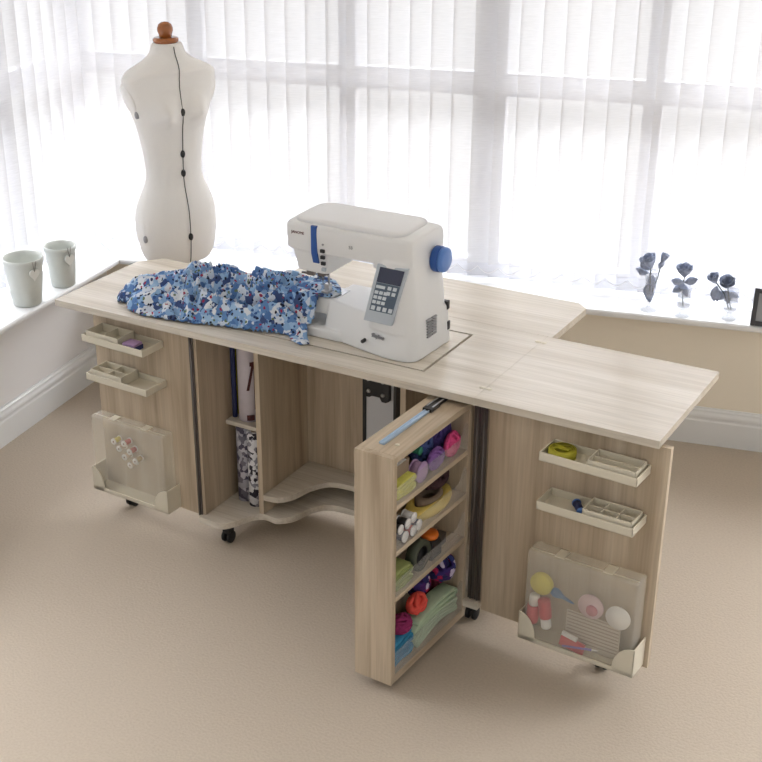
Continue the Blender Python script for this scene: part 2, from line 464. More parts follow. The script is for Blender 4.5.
obj('machine_insert', MB().box(ix0+g, ix1-g, iy0+g, iy1-g, zu, H), M['oak_x'], cab, label='lift-out panel under the sewing machine, outlined by a dark groove')
obj('insert_tray', MB().box(ix0-.01, ix1+.01, iy0-.01, iy1+.01, zu-.012, zu), M['oak_x'], cab)
for hx, hy in ((1.5077, .072), (1.5077, .449)):
    mb = MB()
    for dx in (-.010, .010):
        mb.lathe([(.0005, H-.004), (.0085, H-.004), (.0085, H+.0006), (.0005, H+.0006)], (hx+dx, hy, 0), 20)
    mb.box(hx-.008, hx+.008, hy-.004, hy+.004, H-.004, H+.0008)
    obj('leaf_hinge', mb, M['cream'], cab, label='small pale hinge let into the tabletop')
# carcass
xl0, xl1, xr0, xr1 = .512, .530, 1.487, 1.529
def wave(pts, n=8):
    out = []
    P = [pts[0]]+pts+[pts[-1]]
    for i in range(1, len(P)-2):
        for k in range(n):
            t = k/n
            q = [.5*((2*P[i][d]) + (-P[i-1][d]+P[i+1][d])*t + (2*P[i-1][d]-5*P[i][d]+4*P[i+1][d]-P[i+2][d])*t*t + (-P[i-1][d]+3*P[i][d]-3*P[i+1][d]+P[i+2][d])*t**3) for d in (0, 1)]
            out.append(tuple(q))
    out.append(pts[-1]); return out
base_front = wave([(.512, .032), (.56, .026), (.61, .03), (.64, .07), (.665, .128), (.70, .152), (.745, .150), (.785, .19), (.805, .26), (.84, .31), (.90, .322), (.96, .315), (1.05, .26), (1.15, .18), (1.3, .09), (1.42, .04), (1.529, .032)])
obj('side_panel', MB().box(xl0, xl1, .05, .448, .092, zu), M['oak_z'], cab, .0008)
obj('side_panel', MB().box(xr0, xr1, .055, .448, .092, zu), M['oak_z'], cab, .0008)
obj('base_shelf', MB().prism(base_front+[(1.529, .448), (.512, .448)], .070, .092), M['oak_x'], cab, .001)
obj('divider', MB().box(.676, .694, .150, .448, .092, zu), M['oak_z'], cab, .0008)
sh = wave([(.694, .150), (.745, .160), (.778, .20), (.798, .28), (.835, .335), (.90, .350), (.96, .345), (1.06, .32), (1.2, .30)])
obj('knee_shelf', MB().prism(sh+[(1.2, .43), (.694, .43)], .145, .165), M['oak_x'], cab, .001)
obj('back_panel', MB().box(xl1, xr0, .448, .458, .092, zu), M['oak_z'], cab)
obj('knee_back', MB().box(.694, .930, .430, .447, .166, zu), M['oak_z'], cab)
obj('cubby_shelf', MB().box(xl1, .676, .185, .447, .372, .386), M['oak_x'], cab, .0008)
obj('inner_partition', MB().box(1.20, 1.218, .15, .448, .092, zu), M['oak_z'], cab)
# lift column with black bracket
lift = obj('lift_column', MB().box(.936, 1.04, .405, .446, .093, zu-.013), M['satin'], cab, .003, label='grey metal lift column at the back of the knee space')
obj('column_edge', MB().box(.926, .936, .400, .446, .093, zu-.013).box(1.04, 1.05, .400, .446, .093, zu-.013), M['dark'], lift)
br = MB().prism([(.94, .57), (1.03, .57), (1.03, .485), (1.018, .478), (1.003, .478), (.995, .492), (.966, .492), (.958, .486), (.946, .486), (.94, .494)], .388, .405, 'xz')
br = obj('lift_bracket', br, M['dark'], lift, .002)
bl = MB()
for bx, bz in ((.955, .508), (1.008, .504), (.955, .55), (1.008, .55)): bl.lathe([(.0005, .383), (.006, .384), (.007, .388), (.0005, .389)], (bx, 0, bz), 12, 'y')
obj('bolt', bl, M['steel'], lift)
# piano hinges
def hinge(name, x, y, zz0, zz1, w=.016):
    mb = MB(); mb.box(x-w/2, x+w/2, y-.0035, y, zz0, zz1)
    mb.lathe([(.0005, zz0), (.0032, zz0), (.0032, zz1), (.0005, zz1)], (x, y-.0045, 0), 10)
    return obj(name, mb, M['hinge'], cab, label='full-height dull metal piano hinge')
hinge('piano_hinge', .5115, .049, .075, zu-.004)
hinge('piano_hinge', 1.4975, .0535, .094, zu-.004, .019)
hinge('piano_hinge', 1.5185, .0535, .094, zu-.004, .019)
# castors
def castor(x, y, h=.07, r=.021):
    c = obj('castor', MB().box(x-.015, x+.015, y-.013, y+.013, r*1.5, h), M['castor'], cab, .002)
    for s in (-1, 1):
        mb = MB().lathe([(.001, -.0065), (r*.7, -.0065), (r, -.004), (r, .004), (r*.7, .0065), (.001, .0065)], (x+s*.011, y, r), 20, 'x')
        obj('wheel', mb, M['castor'], c)
for x, y in ((.600, .075), (1.49, .085), (.60, .40), (1.45, .40)): castor(x, y)

# tray doors ---------------------------------------------------------------
def make_door(O, E, flip, zb, trays, case_u, case_z, case_d, pocket):
    """door plane through O -> E; u runs O to E, v comes out toward the trays"""
    O, E = Vector(O), Vector(E); W = (E-O).length; u = (E-O)/W; v = Vector((u.y, -u.x, 0))
    F = frame(O, u, v)
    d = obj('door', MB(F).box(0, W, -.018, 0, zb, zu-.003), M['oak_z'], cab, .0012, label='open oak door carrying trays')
    for (ua, ub, za, zbk, dep) in trays:
        mb = MB(F); t = .004
        mb.box(ua, ub, .0005, dep, za, za+t)
        mb.box(ua, ub, dep-t, dep, za, zbk); mb.box(ua, ub, .0005, t, za, zbk)
        mb.box(ua, ua+t, .0005, dep, za, zbk); mb.box(ub-t, ub, .0005, dep, za, zbk)
        obj('tray', mb, M['cream'], d, .0015, label='shallow cream plastic tray')
    ua, ub, za, zt, dep = pocket
    def q(cu, s, w):   # quarter-round front wing
        pts = [(cu, za), (cu, zt)] + [(cu + s*w*math.sin(t*PI/12), za+(zt-za)*(.15+.85*math.cos(t*PI/12))) for t in range(1, 7)] + [(cu+s*w, za)]
        return pts
    mb = MB(F); t = .004
    mb.box(ua, ub, .0005, dep, za, za+.004)
    mb.box(ua, ua+t, .0005, dep, za, zt); mb.box(ub-t, ub, .0005, dep, za, zt)
    mb.prism(q(ua, 1, .052), dep-t, dep, 'xz'); mb.prism(q(ub, -1, .062), dep-t, dep, 'xz')
    mb.box(ua, ub, dep-t, dep, za, za+.014)
    obj('pocket', mb, M['cream'], d, .001, label='cream plastic pocket with rounded front corners')
    # castor under the door
    return d, F
LD, LF = make_door((.085, .080, 0), (.5035, .0604, 0), False, .080,
    [(.040, .302, .657, .681, .100), (.044, .306, .522, .546, .100)], None, None, None, (-.004, .334, .086, .172, .068))
RD, RF = make_door((1.5335, .0488, 0), (2.050, .022, 0), False, .066,
    [(.197, .470, .661, .687, .092), (.198, .472, .514, .540, .092)], None, None, None, (.160, .506, .076, .166, .078))
castor(.170, .105, .08); castor(1.915, .052, .066)

def P(F, u, v, z): r = F @ Vector((u, v, z)); return (r.x, r.y, r.z)

def storage_case(F, ua, ub, va, vb, za, zb, label):
    root = thing('storage_case', P(F, (ua+ub)/2, (va+vb)/2, za), label, 'plastic case')
    mb = MB(F); mb.box(ua, ub, va, vb, za, zb)
    obj('case_body', mb, M['hazy'], root, .006, 3)
    mb = MB(F)
    mb.box(ua+.004, ub-.004, vb-.018, vb-.016, zb-.0005, zb+.0015)
    obj('lid_seam', mb, M['cream'], root)
    for k in (.28, .72):
        uu = ua+(ub-ua)*k
        obj('latch', MB(F).box(uu-.014, uu+.014, va+.014, vb-.010, zb-.001, zb+.003), M['cream'], root, .001)
    return root
storage_case(RF, .172, .494, .006, .071, .0805, .366, 'hazy clear plastic case of tools and red bottles in the door pocket at right')
storage_case(LF, .006, .322, .005, .061, .0905, .366, 'hazy cream plastic case holding thread spools in the door pocket at left')

# what the left case holds: seven spools seen end-on
for (u, z), c, cn in zip([(.091, .283), (.137, .287), (.113, .262), (.160, .263), (.135, .236), (.183, .234), (.158, .212)],
                     ['thread_yel', 'thread_red', 'thread_cream', 'thread_red', 'thread_cream', 'thread_tan', 'thread_cream'],
                     ['yellow thread spool topmost at left in the left case', 'rose thread spool topmost at right in the left case', 'cream thread spool just below the yellow spool in the left case',
                      'rose thread spool in the middle of the right row in the left case', 'cream thread spool in the middle of the left row in the left case', 'sand thread spool lowest of the right row in the left case', 'cream thread spool lowest of all in the left case']):
    root = thing('thread_spool', P(F=LF, u=u, v=.032, z=z-.011), cn, 'thread spool', 'thread spools in the left case')
    mb = MB(LF).lathe([(.004, .020), (.0085, .020), (.0085, .046), (.004, .046)], (u, 0, z), 16, 'y'); obj('thread', mb, M[c], root)
    mb = MB(LF)
    for a, b in ((.017, .020), (.046, .0495)): mb.lathe([(.003, a), (.011, a), (.011, b), (.003, b)], (u, 0, z), 16, 'y')
    obj('spool_end', mb, M['white'], root)
    obj('spool_hole', MB(LF).lathe([(.0005, .0494), (.0033, .0494), (.0033, .0499), (.0005, .0499)], (u, 0, z), 10, 'y'), M['maroon'], root)

# what the right case holds
def rc(name, mb, m, label, cat, parent=None, **k):
    o = obj(name, mb, M[m], parent, **k)
    return tag(o, label, cat) if parent is None else o
mb = MB(RF).lathe([(.001, .045), (.032, .045), (.033, .048), (.033, .058), (.032, .061), (.001, .061)], (.213, 0, .262), 24, 'y')
rc('pin_tin', mb, 'thread_yel', 'round yellow tin at the upper left inside the right case', 'tin')
def bottle(u, z, ang, flip, label):
    c = P(RF, u, .05, z-.045); root = thing('glue_bottle', c, label, 'bottle', 'red and white bottles in the right case')
    R = RF @ Matrix.Translation((u, .052, z)) @ Matrix.Rotation(ang, 4, 'Y')
    a, b = ('red', 'white') if not flip else ('white', 'red')
    obj('bottle_body', MB(R).lathe([(.001, -.05), (.0165, -.048), (.018, -.042), (.018, .008), (.0165, .010), (.001, .010)], seg=18), M[a], root)
    obj('bottle_cap', MB(R).lathe([(.001, .010), (.0145, .0105), (.0145, .038), (.012, .043), (.001, .044)], seg=18), M[b], root)
bottle(.192, .176, .05, False, 'red bottle with white cap on top, at the left edge of the right case')
bottle(.229, .165, 3.0, False, 'upside-down red bottle with its white cap at the bottom, in the right case')
R = RF @ Matrix.Translation((.278, .056, .2435)) @ Matrix.Rotation(.30, 4, 'Y')
sr = obj('seam_ripper', MB(R).lathe([(.001, -.034), (.010, -.033), (.014, -.022), (.012, -.012), (.006, .002), (.003, .03), (.0008, .038)], seg=12, axis='x'), M['bluetool'])
tag(sr, 'blue pointed tool lying aslant in the right case', 'sewing tool')
root = thing('felt_disc', P(RF, .361, .05, .20), 'pinkish round disc with a rose centre inside the right case', 'disc')
obj('disc', MB(RF).lathe([(.001, .05), (.037, .05), (.037, .055), (.001, .055)], (.361, 0, .240), 28, 'y'), M['pale_pink'], root)
obj('disc_centre', MB(RF).lathe([(.001, .055), (.017, .055), (.016, .059), (.001, .0595)], (.366, 0, .230), 20, 'y'), M['rosecentre'], root)
tag(obj('felt_disc', MB(RF).lathe([(.001, .05), (.035, .05), (.035, .056), (.001, .056)], (.441, 0, .233), 28, 'y'), M['white']), 'plain pale round disc at the right inside the right case', 'disc')
root = thing('needle_packet', P(RF, .32, .06, .0815), 'red and white packet low in the right case', 'packet')
R = RF @ Matrix.Translation((.32, .062, .105)) @ Matrix.Rotation(.18, 4, 'Y')
obj('packet_body', MB(R).box(-.036, .036, -.004, .004, -.018, .016), M['red'], root)
obj('packet_band', MB(R).box(-.036, .010, -.0045, .0045, .016, .027), M['white'], root)
root = thing('pattern_sheet', P(RF, .365, .03, .0815), 'pale ruled paper sheet standing in the right case behind the discs', 'paper')
obj('sheet', MB(RF).box(.285, .445, .033, .035, .083, .195), M['paper'], root)
mb = MB(RF)
for k in range(9): mb.box(.288, .442, .035, .0356, .10+k*.011, .103+k*.011)
obj('ruled_line', mb, M['paperline'], root)
R = RF @ Matrix.Translation((.345, .0655, .104)) @ Matrix.Rotation(-.22, 4, 'Y')
pn = thing('pen', P(RF, .345, .0655, .09), 'thin violet pen lying low in the right case', 'pen')
obj('pen_barrel', MB(R).lathe([(.0005, -.055), (.0035, -.053), (.0035, .035), (.0005, .036)], seg=10, axis='x'), M['pen'], pn)
obj('pen_tip', MB(R).lathe([(.0030, .036), (.0025, .045), (.0005, .055)], seg=10, axis='x'), M['white'], pn)

# organiser trays lying in the door trays
def organiser(F, ua, ub, va, vb, za, zb, nu, nv, label):
    root = thing('organiser_tray', P(F, (ua+ub)/2, (va+vb)/2, za), label, 'organiser tray', 'small organiser trays on the doors')
    t = .003; mb = MB(F)
    mb.box(ua, ub, va, vb, za, za+t)
    mb.box(ua, ub, va, va+t, za, zb); mb.box(ua, ub, vb-t, vb, za, zb)
    mb.box(ua, ua+t, va, vb, za, zb); mb.box(ub-t, ub, va, vb, za, zb)
    obj('tray_body', mb, M['cream'], root, .0008)
    for k in range(1, nu):
        x = ua+(ub-ua)*k/nu; obj('partition', MB(F).box(x-t/2, x+t/2, va+t, vb-t, za+t, zb-.004), M['cream'], root)
    for k in range(1, nv):
        y = va+(vb-va)*k/nv; obj('partition', MB(F).box(ua+t, ub-t, y-t/2, y+t/2, za+t, zb-.004), M['cream'], root)
organiser(RF, .328, .462, .010, .084, .6655, .698, 1, 2, 'cream organiser with two long compartments in the upper tray of the right door')
organiser(RF, .326, .464, .010, .084, .5185, .552, 3, 2, 'cream organiser with six small compartments in the lower tray of the right door')
organiser(LF, .052, .190, .010, .090, .6615, .693, 2, 1, 'cream organiser with two compartments in the upper tray of the left door')
organiser(LF, .056, .192, .010, .090, .5265, .558, 2, 2, 'cream organiser with four compartments in the lower tray of the left door')
# tape roll, blue reel, navy box
root = thing('tape_measure', P(RF, .243, .05, .6655), 'coiled olive-yellow tape measure in the upper tray of the right door', 'tape measure')
mb = MB(RF); pts = [(.243+(.036-.0012*k/6)*math.cos(k*PI/12), .048+(.036-.0012*k/6)*math.sin(k*PI/12), 0) for k in range(24*3)]
for k in range(3):
    rr = .037-k*.006
    mb.lathe([(rr-.005, .6655), (rr, .6655), (rr+.001, .677), (rr, .690-k*.001), (rr-.005, .690-k*.001)], (.243, .048, 0), 28, caps=False)
obj('coil', mb, M['yellowgreen'], root)
obj('tape_end', MB(RF).box(.225, .262, .040, .056, .6905, .6925), M['yellowgreen'], root)
root = thing('thread_reel', P(RF, .30, .05, .5185), 'dark blue reel lying in the lower tray of the right door', 'thread reel')
R = RF @ Matrix.Translation((.302, .05, .5315)) @ Matrix.Rotation(.9, 4, 'Z')
obj('thread', MB(R).lathe([(.001, -.022), (.0105, -.022), (.0105, .022), (.001, .022)], seg=16, axis='x'), M['navy'], root)
for a in (.022, -.026): obj('reel_end', MB(R).lathe([(.001, a), (.0125, a), (.0125, a+.004), (.001, a+.004)], seg=16, axis='x'), M['bluel'], root)
root = thing('thread_box', P(LF, .24, .06, .6615), 'small navy box with mauve top in the upper tray of the left door', 'box')
obj('box_body', MB(LF).box(.205, .258, .045, .090, .6615, .676), M['navy'], root, .001)
obj('box_lid', MB(LF).box(.207, .256, .047, .088, .676, .684), M['lilac'], root, .001)
# swing-out rack ------------------------------------------------------------
A = Vector((1.462, -.367, 0)); B = Vector((1.482, .0475, 0)); L = (B-A).length
ru = (B-A)/L; rv = Vector((-ru.y, ru.x, 0))
K = frame(A, ru, rv)        # u from the front to the hinge, v from the open side to the closed side
rk = obj('swing_rack', MB(K).box(0, .020, 0, .119, .03, .735), M['oak_z'], cab, .0012, label='deep rack door swung out toward the viewer, shelves facing right')
obj('rack_side', MB(K).box(.020, L, .103, .119, .03, .717), M['oak_z'], rk)
obj('rack_back', MB(K).box(L-.016, L, 0, .103, .03, .717), M['oak_z'], rk)
obj('rack_top', MB(K).box(.020, L, 0, .119, .717, .735), M['oak_y'], rk, .001)
obj('rack_base', MB(K).box(.020, L-.016, 0, .103, .03, .056), M['oak_y'], rk, .001)
shelves = [.576, .437, .293]
for z in shelves: obj('rack_shelf', MB(K).box(.020, L-.016, .0, .103, z, z+.015), M['oak_y'], rk, .001)
for z, h in ((.591, .05), (.452, .05), (.308, .05), (.056, .07)):
    pts = [(.022, z), (L-.018, z), (L-.018, z+h+.03), (L-.026, z+h+.038), (L-.034, z+h+.034), (L-.06, z+h), (.022, z+h)]
    obj('retainer', MB(K).prism(pts, .001, .003, 'xz'), M['acrylic'], rk, label='clear acrylic guard along the shelf')
st = MB(K).box(.055, .30, .062, .078, .7355, .740); st.box(.055, .30, .062, .066, .740, .7425); st.box(.055, .30, .074, .078, .740, .7425)
obj('stay_arm', st, M['strut'], rk, .0008, label='bright steel slide arm on top of the rack')
obj('stay_catch', MB(K).box(.285, .335, .056, .084, .7355, .7462).box(.335, .40, .060, .080, .7355, .7438), M['dark'], rk, .0015)
obj('stay_clip', MB(K).box(.30, .36, .059, .063, .7463, .7475).box(.30, .36, .077, .081, .7463, .7475), M['steel'], rk)
obj('cover_cap', MB(K).lathe([(.0005, .7355), (.0065, .7355), (.006, .7372), (.0005, .7375)], (.075, .034, 0), 16), M['cream'], rk)

# things stored on the rack (u, v, z in the rack's own frame)
def loops(F, c, R, r, n, seed, flat=.7):
    """a loosely wound ball or skein of yarn: one strand wandering over a core"""
    mb = MB(F); rnd = random.Random(seed); pts = []
    a = rnd.random()*6
    for i in range(n*22):
        t = i/22; th = 2*PI*t; ph = a + t*1.9
        d = Vector((math.cos(th), math.sin(th)*math.cos(ph), math.sin(th)*math.sin(ph)*flat))
        d = Vector((d.x*math.cos(t*.7)-d.y*math.sin(t*.7), d.x*math.sin(t*.7)+d.y*math.cos(t*.7), d.z))
        pts.append((c[0]+d.x*R[0], c[1]+d.y*R[1], c[2]+d.z/flat*R[2]))
    mb.tube(pts, r, 6); mb.ball(c, (R[0]*.76, R[1]*.76, R[2]*.76))
    return mb
def yarn(c, R, m, seed, label, r=.006, n=11, name='yarn_ball', cat='yarn', group='yarn and ribbon on the rack'):
    return tag(obj(name, loops(K, c, R, r, n, seed), M[m]), label, cat, group)
def reel(c, r, h, m, m2, label, axis='y', name='thread_reel', cat='thread reel'):
    root = thing(name, P(K, c[0], c[1], c[2]-(r if axis != 'z' else h/2)), label, cat)
    k = {'x': 0, 'y': 1, 'z': 2}[axis]; cc = [c[0], c[1], c[2]]; h0 = cc[k]; cc[k] = 0
    obj('thread', MB(K).lathe([(r*.3, h0-h/2+.003), (r*.86, h0-h/2+.003), (r*.86, h0+h/2-.003), (r*.3, h0+h/2-.003)], cc, 20, axis), M[m], root)
    for a in (h0-h/2, h0+h/2-.003): obj('reel_end', MB(K).lathe([(r*.3, a), (r, a), (r, a+.003), (r*.3, a+.003)], cc, 20, axis), M[m2], root)
    return root
def folds(F, ua, ub, va, vb, za, zb, n, seed, amp=.004, bend=0):
    """a folded length of cloth: one sheet running back and forth in n layers, with rounded folds"""
    mb = MB(F); th = (zb-za)/n; pts = []
    for k in range(n):
        z = za + th*(k+.5); us = [i/10 for i in range(11)]
        if k % 2: us = us[::-1]
        for t in us: pts.append((ua+.01+(ub-ua-.02)*t, z + amp*math.sin(t*5+k+seed) + bend*math.sin(PI*t)))
        if k < n-1:
            e = (1 if not k % 2 else -1)
            for q in (1, 2, 3):
                w = q*PI/4; pts.append(((ub-.01 if e > 0 else ua+.01)+e*.01*math.sin(w), z+th*(1-math.cos(w))/2))
    hh = th*.44; rings = []
    for i, (u, z) in enumerate(pts):
        j0, j1 = max(0, i-1), min(len(pts)-1, i+1)
        d = Vector((pts[j1][0]-pts[j0][0], 0, pts[j1][1]-pts[j0][1])).normalized(); nn = Vector((-d.z, 0, d.x))
        rings.append([(u+nn.x*hh*s, v, z+nn.z*hh*s) for s, v in ((-1, va+.003), (-.5, va), (.5, va), (1, va+.003), (1, vb-.003), (.5, vb), (-.5, vb), (-1, vb-.003))])
    return mb.loft(rings)
def cloth_stack(ua, ub, va, vb, za, zb, n, seed, m, label, amp=.004, bend=0, group=None):
    return tag(obj('folded_cloth', folds(K, ua, ub, va, vb, za, zb, n, seed, amp, bend), M[m]), label, 'cloth', group or 'folded cloth on the rack')
s1, s2, s3, s0 = .5913, .4523, .3083, .0563
# top compartment
yarn((.345, .068, s1+.058), (.046, .028, .050), 'purple', 3, 'dark purple ball of yarn at the back of the top rack shelf')
yarn((.248, .068, s1+.058), (.040, .028, .050), 'bluey', 5, 'dark blue ball of yarn in the middle of the top rack shelf, touching the roof')
yarn((.340, .019, s1+.039), (.036, .010, .034), 'pink', 9, 'bright pink knot of ribbon at the back of the top rack shelf', .005)
yarn((.250, .019, s1+.033), (.038, .010, .028), 'violet', 12, 'violet tangle of yarn between the pink ribbon and the lilac reel', .005)
reel((.165, .024, s1+.031), .030, .030, 'lilac', 'lilac', 'large lilac reel facing out on the top rack shelf', 'y')
reel((.205, .055, s1+.068), .012, .03, 'green', 'green', 'small green reel above the lilac reel on the top rack shelf', 'y', 'thread_bobbin', 'bobbin')
root = thing('cardboard_box', P(K, .09, .06, s1+.048), 'flat taupe cardboard box with a white label near the front of the top rack shelf', 'box')
obj('box_body', MB(K).box(.045, .128, .030, .095, s1+.0475, s1+.086), M['tan'], root, .001)
obj('box_label', MB(K).box(.06, .115, .0295, .085, s1+.0862, s1+.0866), M['white'], root)
cloth_stack(.030, .130, .008, .098, s1, s1+.047, 4, 1, 'lime', 'lime green folded cloth at the front of the top rack shelf', .002)
# second compartment
root = thing('bias_tape', P(K, .28, .05, s2), 'soft yellow roll of bias tape on the second rack shelf from the top', 'tape roll')
mb = MB(K)
mb.lathe([(.050, s2), (.072, s2), (.077, s2+.014), (.073, s2+.028), (.054, s2+.034), (.046, s2+.026)], (0, 0, 0), 36, caps=False)
for v in mb.bm.verts:
    q = K.inverted() @ v.co; v.co = K @ Vector((.275+q.x*1.35, .052+q.y*.60, q.z))
obj('outer_roll', mb, M['yellow'], root)
mb = MB(K).lathe([(.020, s2+.001), (.042, s2+.001), (.044, s2+.04), (.030, s2+.045), (.02, s2+.03)], (0, 0, 0), 30, caps=False)
for v in mb.bm.verts:
    q = K.inverted() @ v.co; v.co = K @ Vector((.275+q.x*1.25, .052+q.y*.75, q.z))
obj('inner_roll', mb, M['tan'], root)
yarn((.310, .058, s2+.078), (.050, .034, .029), 'brown', 21, 'dark brown yarn above the yellow tape roll on the rack', .006)
for (u, v, z, r, m, lab) in ((.075, .022, s2+.0165, .016, 'navy', 'navy thread reel at the front of the second rack shelf, bottom row'),
                          (.115, .020, s2+.0165, .016, 'thread_red', 'rose thread reel in the bottom row of the second rack shelf'),
                          (.150, .024, s2+.0165, .016, 'navy', 'navy thread reel nearest the yellow tape on the second rack shelf'),
                          (.095, .026, s2+.046, .015, 'dark', 'black thread reel resting on the navy and rose reels'),
                          (.132, .030, s2+.046, .015, 'white', 'white thread reel on top of the rose and navy reels'),
                          (.058, .026, s2+.046, .014, 'dark', 'black thread reel hard against the front board of the second rack shelf')):
    reel((u, v, z), r, .034, m, 'white', lab, 'y')
# third compartment
root = thing('tape_roll', P(K, .178, .03, s3), 'dark green roll of tape standing on the third rack shelf', 'tape roll')
mb = MB(K).lathe([(.030, .012), (.046, .012), (.046, .040), (.030, .040)], (.178, 0, s3+.0465), 30, 'y', caps=False); obj('tape', mb, M['darkgreen'], root)
obj('core', MB(K).lathe([(.027, .014), (.030, .012), (.030, .040), (.027, .038)], (.178, 0, s3+.0465), 30, 'y', caps=False), M['dark'], root)
root = thing('tape_dispenser', P(K, .25, .06, s3), 'black dispenser with an orange top beside the dark green roll on the rack', 'dispenser')
obj('dispenser_body', MB(K).prism([(.230, s3), (.287, s3), (.287, s3+.04), (.274, s3+.060), (.238, s3+.060), (.230, s3+.04)], .012, .060, 'xz'), M['dark'], root, .003)
obj('dispenser_knob', MB(K).lathe([(.006, s3+.0605), (.024, s3+.0605), (.026, s3+.068), (.024, s3+.075), (.008, s3+.075)], (.257, .036, 0), 20), M['orange'], root)
cloth_stack(.030, .125, .010, .098, s3, s3+.062, 5, 2, 'sage', 'sage green folded cloth at the front of the third rack shelf', .002)
tag(obj('needle_case', MB(K).box(.30, .345, .03, .06, s3, s3+.035), M['hinge'], None, .003), 'small grey case at the back of the third rack shelf', 'case')
# bottom compartment
cloth_stack(.150, .385, .010, .060, s0+.002, s0+.085, 6, 4, 'mint', 'pale mint folded cloth filling the bottom of the rack', .004, .016)
cloth_stack(.035, .140, .014, .090, s0+.002, s0+.085, 5, 6, 'teal', 'teal folded cloth at the front of the rack base', .003)
yarn((.184, .030, s0+.132), (.036, .020, .026), 'coral', 31, 'coral red knot of cloth lying on the mint cloth', .007, 8, 'cloth_knot', 'cloth')
yarn((.105, .036, s0+.108), (.034, .028, .024), 'magenta', 33, 'magenta scrap of cloth on the teal cloth', .006, 8, 'cloth_knot', 'cloth')
yarn((.250, .066, s0+.153), (.036, .028, .037), 'plaid', 41, 'navy and white mottled ball of wool behind the coral knot', .007, 9)
yarn((.350, .048, s0+.160), (.041, .036, .042), 'plaid', 43, 'navy, white and magenta mottled ball of wool, rearmost on the rack base', .007, 9)
yarn((.362, .083, s0+.055), (.028, .011, .046), 'maroony', 47, 'maroon ball of yarn at the rear corner of the rack base', .006, 9)

# ------------------------------------------------------------------ fabric rolls in the cubby
def roll(x, y, z0, z1, r, m, label, lean=(0, 0), core=True):
    root = thing('fabric_roll', (x, y, z0), label, 'fabric roll', 'fabric rolls in the cabinet')
    d = Vector((lean[0], lean[1], z1-z0)); n = 24
    rings = []
    for t in (0, 1):
        c = Vector((x, y, z0)) + d*t
        rings.append([(c.x + (r*(1+.07*k/n))*math.cos(2*PI*k/n), c.y + (r*(1+.07*k/n))*math.sin(2*PI*k/n), c.z) for k in range(n)])
    obj('cloth', MB().loft(rings), M[m], root)
    c = Vector((x, y, z0)) + d
    mb = MB().lathe([(r*.3, 0), (r*.42, 0), (r*.42, .006), (r*.3, .006)], (c.x, c.y, c.z), 16, caps=False); obj('core', mb, M['tan'], root)
    return root
zb = .0925
roll(.580, .215, zb, .370, .026, 'cloth_grey', 'mottled grey fabric roll standing at lower left in the cabinet')
roll(.632, .200, zb, .362, .024, 'cloth_bw', 'black and white print fabric roll in the middle of the lower cubby')
roll(.6625, .240, zb, .33, .0115, 'cloth_dark', 'thin dark dotted fabric roll against the cubby divider')
wx, wy, wr = .590, .238, .0335
w = roll(wx, wy, .3865, .735, wr, 'cloth_white', 'white fabric roll with dark red motif in the upper cubby')
mb = MB()
def motif(z0, z1, a0, a1, lead):
    r = wr*1.075+.0008
    mb.patch(lambda s, t: (wx+r*math.cos(a0+(a1-a0)*s+lead*t), wy+r*math.sin(a0+(a1-a0)*s+lead*t), z0+(z1-z0)*t), 4, 6)
motif(.43, .585, -.45, -.10, 0); motif(.50, .595, -1.15, -.90, .55); motif(.392, .412, -1.2, -.5, 0); motif(.585, .60, -.8, -.15, 0)
obj('motif', mb, M['brownprint'], w, label='dark red printed motif')
roll(.5425, .222, .3865, .735, .0080, 'navy', 'thin navy roll standing at the left of the white fabric roll')
roll(.5415, .252, .3865, .66, .0090, 'cloth_yellow', 'thin lime yellow roll in the shadow behind the navy roll')

# ------------------------------------------------------------------ sewing machine
zt = H
sm = thing('sewing_machine', (1.08, .22, zt), 'white electronic sewing machine with a blue handwheel standing on the oak worktop', 'sewing machine')
def rpoly(pts, r=.03, n=6):
    out = []
    N = len(pts)
    for i in range(N):
        p0, p, p1 = Vector(pts[i-1]), Vector(pts[i]), Vector(pts[(i+1) % N])
        r_ = r[i] if isinstance(r, (list, tuple)) else r
        rr = min(r_, (p0-p).length*.45, (p1-p).length*.45)
        a = p+(p0-p).normalized()*rr; b = p+(p1-p).normalized()*rr
        for k in range(n+1):
            t = k/n; q = a*(1-t)**2+p*2*t*(1-t)+b*t*t; out.append((q.x, q.y))
    return out
body = MB()
def slab(lo, hi, za, zb, r=.02, n=5):
    A_, B_ = rpoly(lo, r), rpoly(hi, r)
    body.loft([[(x, y, za) for x, y in A_], [(x, y, zb) for x, y in B_]])
base_lo = [(.918, .176), (1.06, .134), (1.19, .106), (1.262, .118), (1.272, .335), (.918, .335)]
base_hi = [(.932, .186), (1.06, .148), (1.19, .120), (1.254, .128), (1.264, .330), (.932, .330)]
slab(base_lo, base_hi, zt+.001, .889, [.010, .04, .055, .06, .02, .01])
slab([(1.086, .128), (1.19, .112), (1.258, .124), (1.267, .333), (1.10, .330)], [(1.135, .128), (1.19, .122), (1.238, .132), (1.246, .335), (1.14, .335)], .85, 1.06, .05)
slab([(1.10, .128), (1.240, .130), (1.246, .335), (1.10, .338)], [(1.10, .132), (1.222, .140), (1.228, .330), (1.10, .334)], 1.03, 1.122, .05)
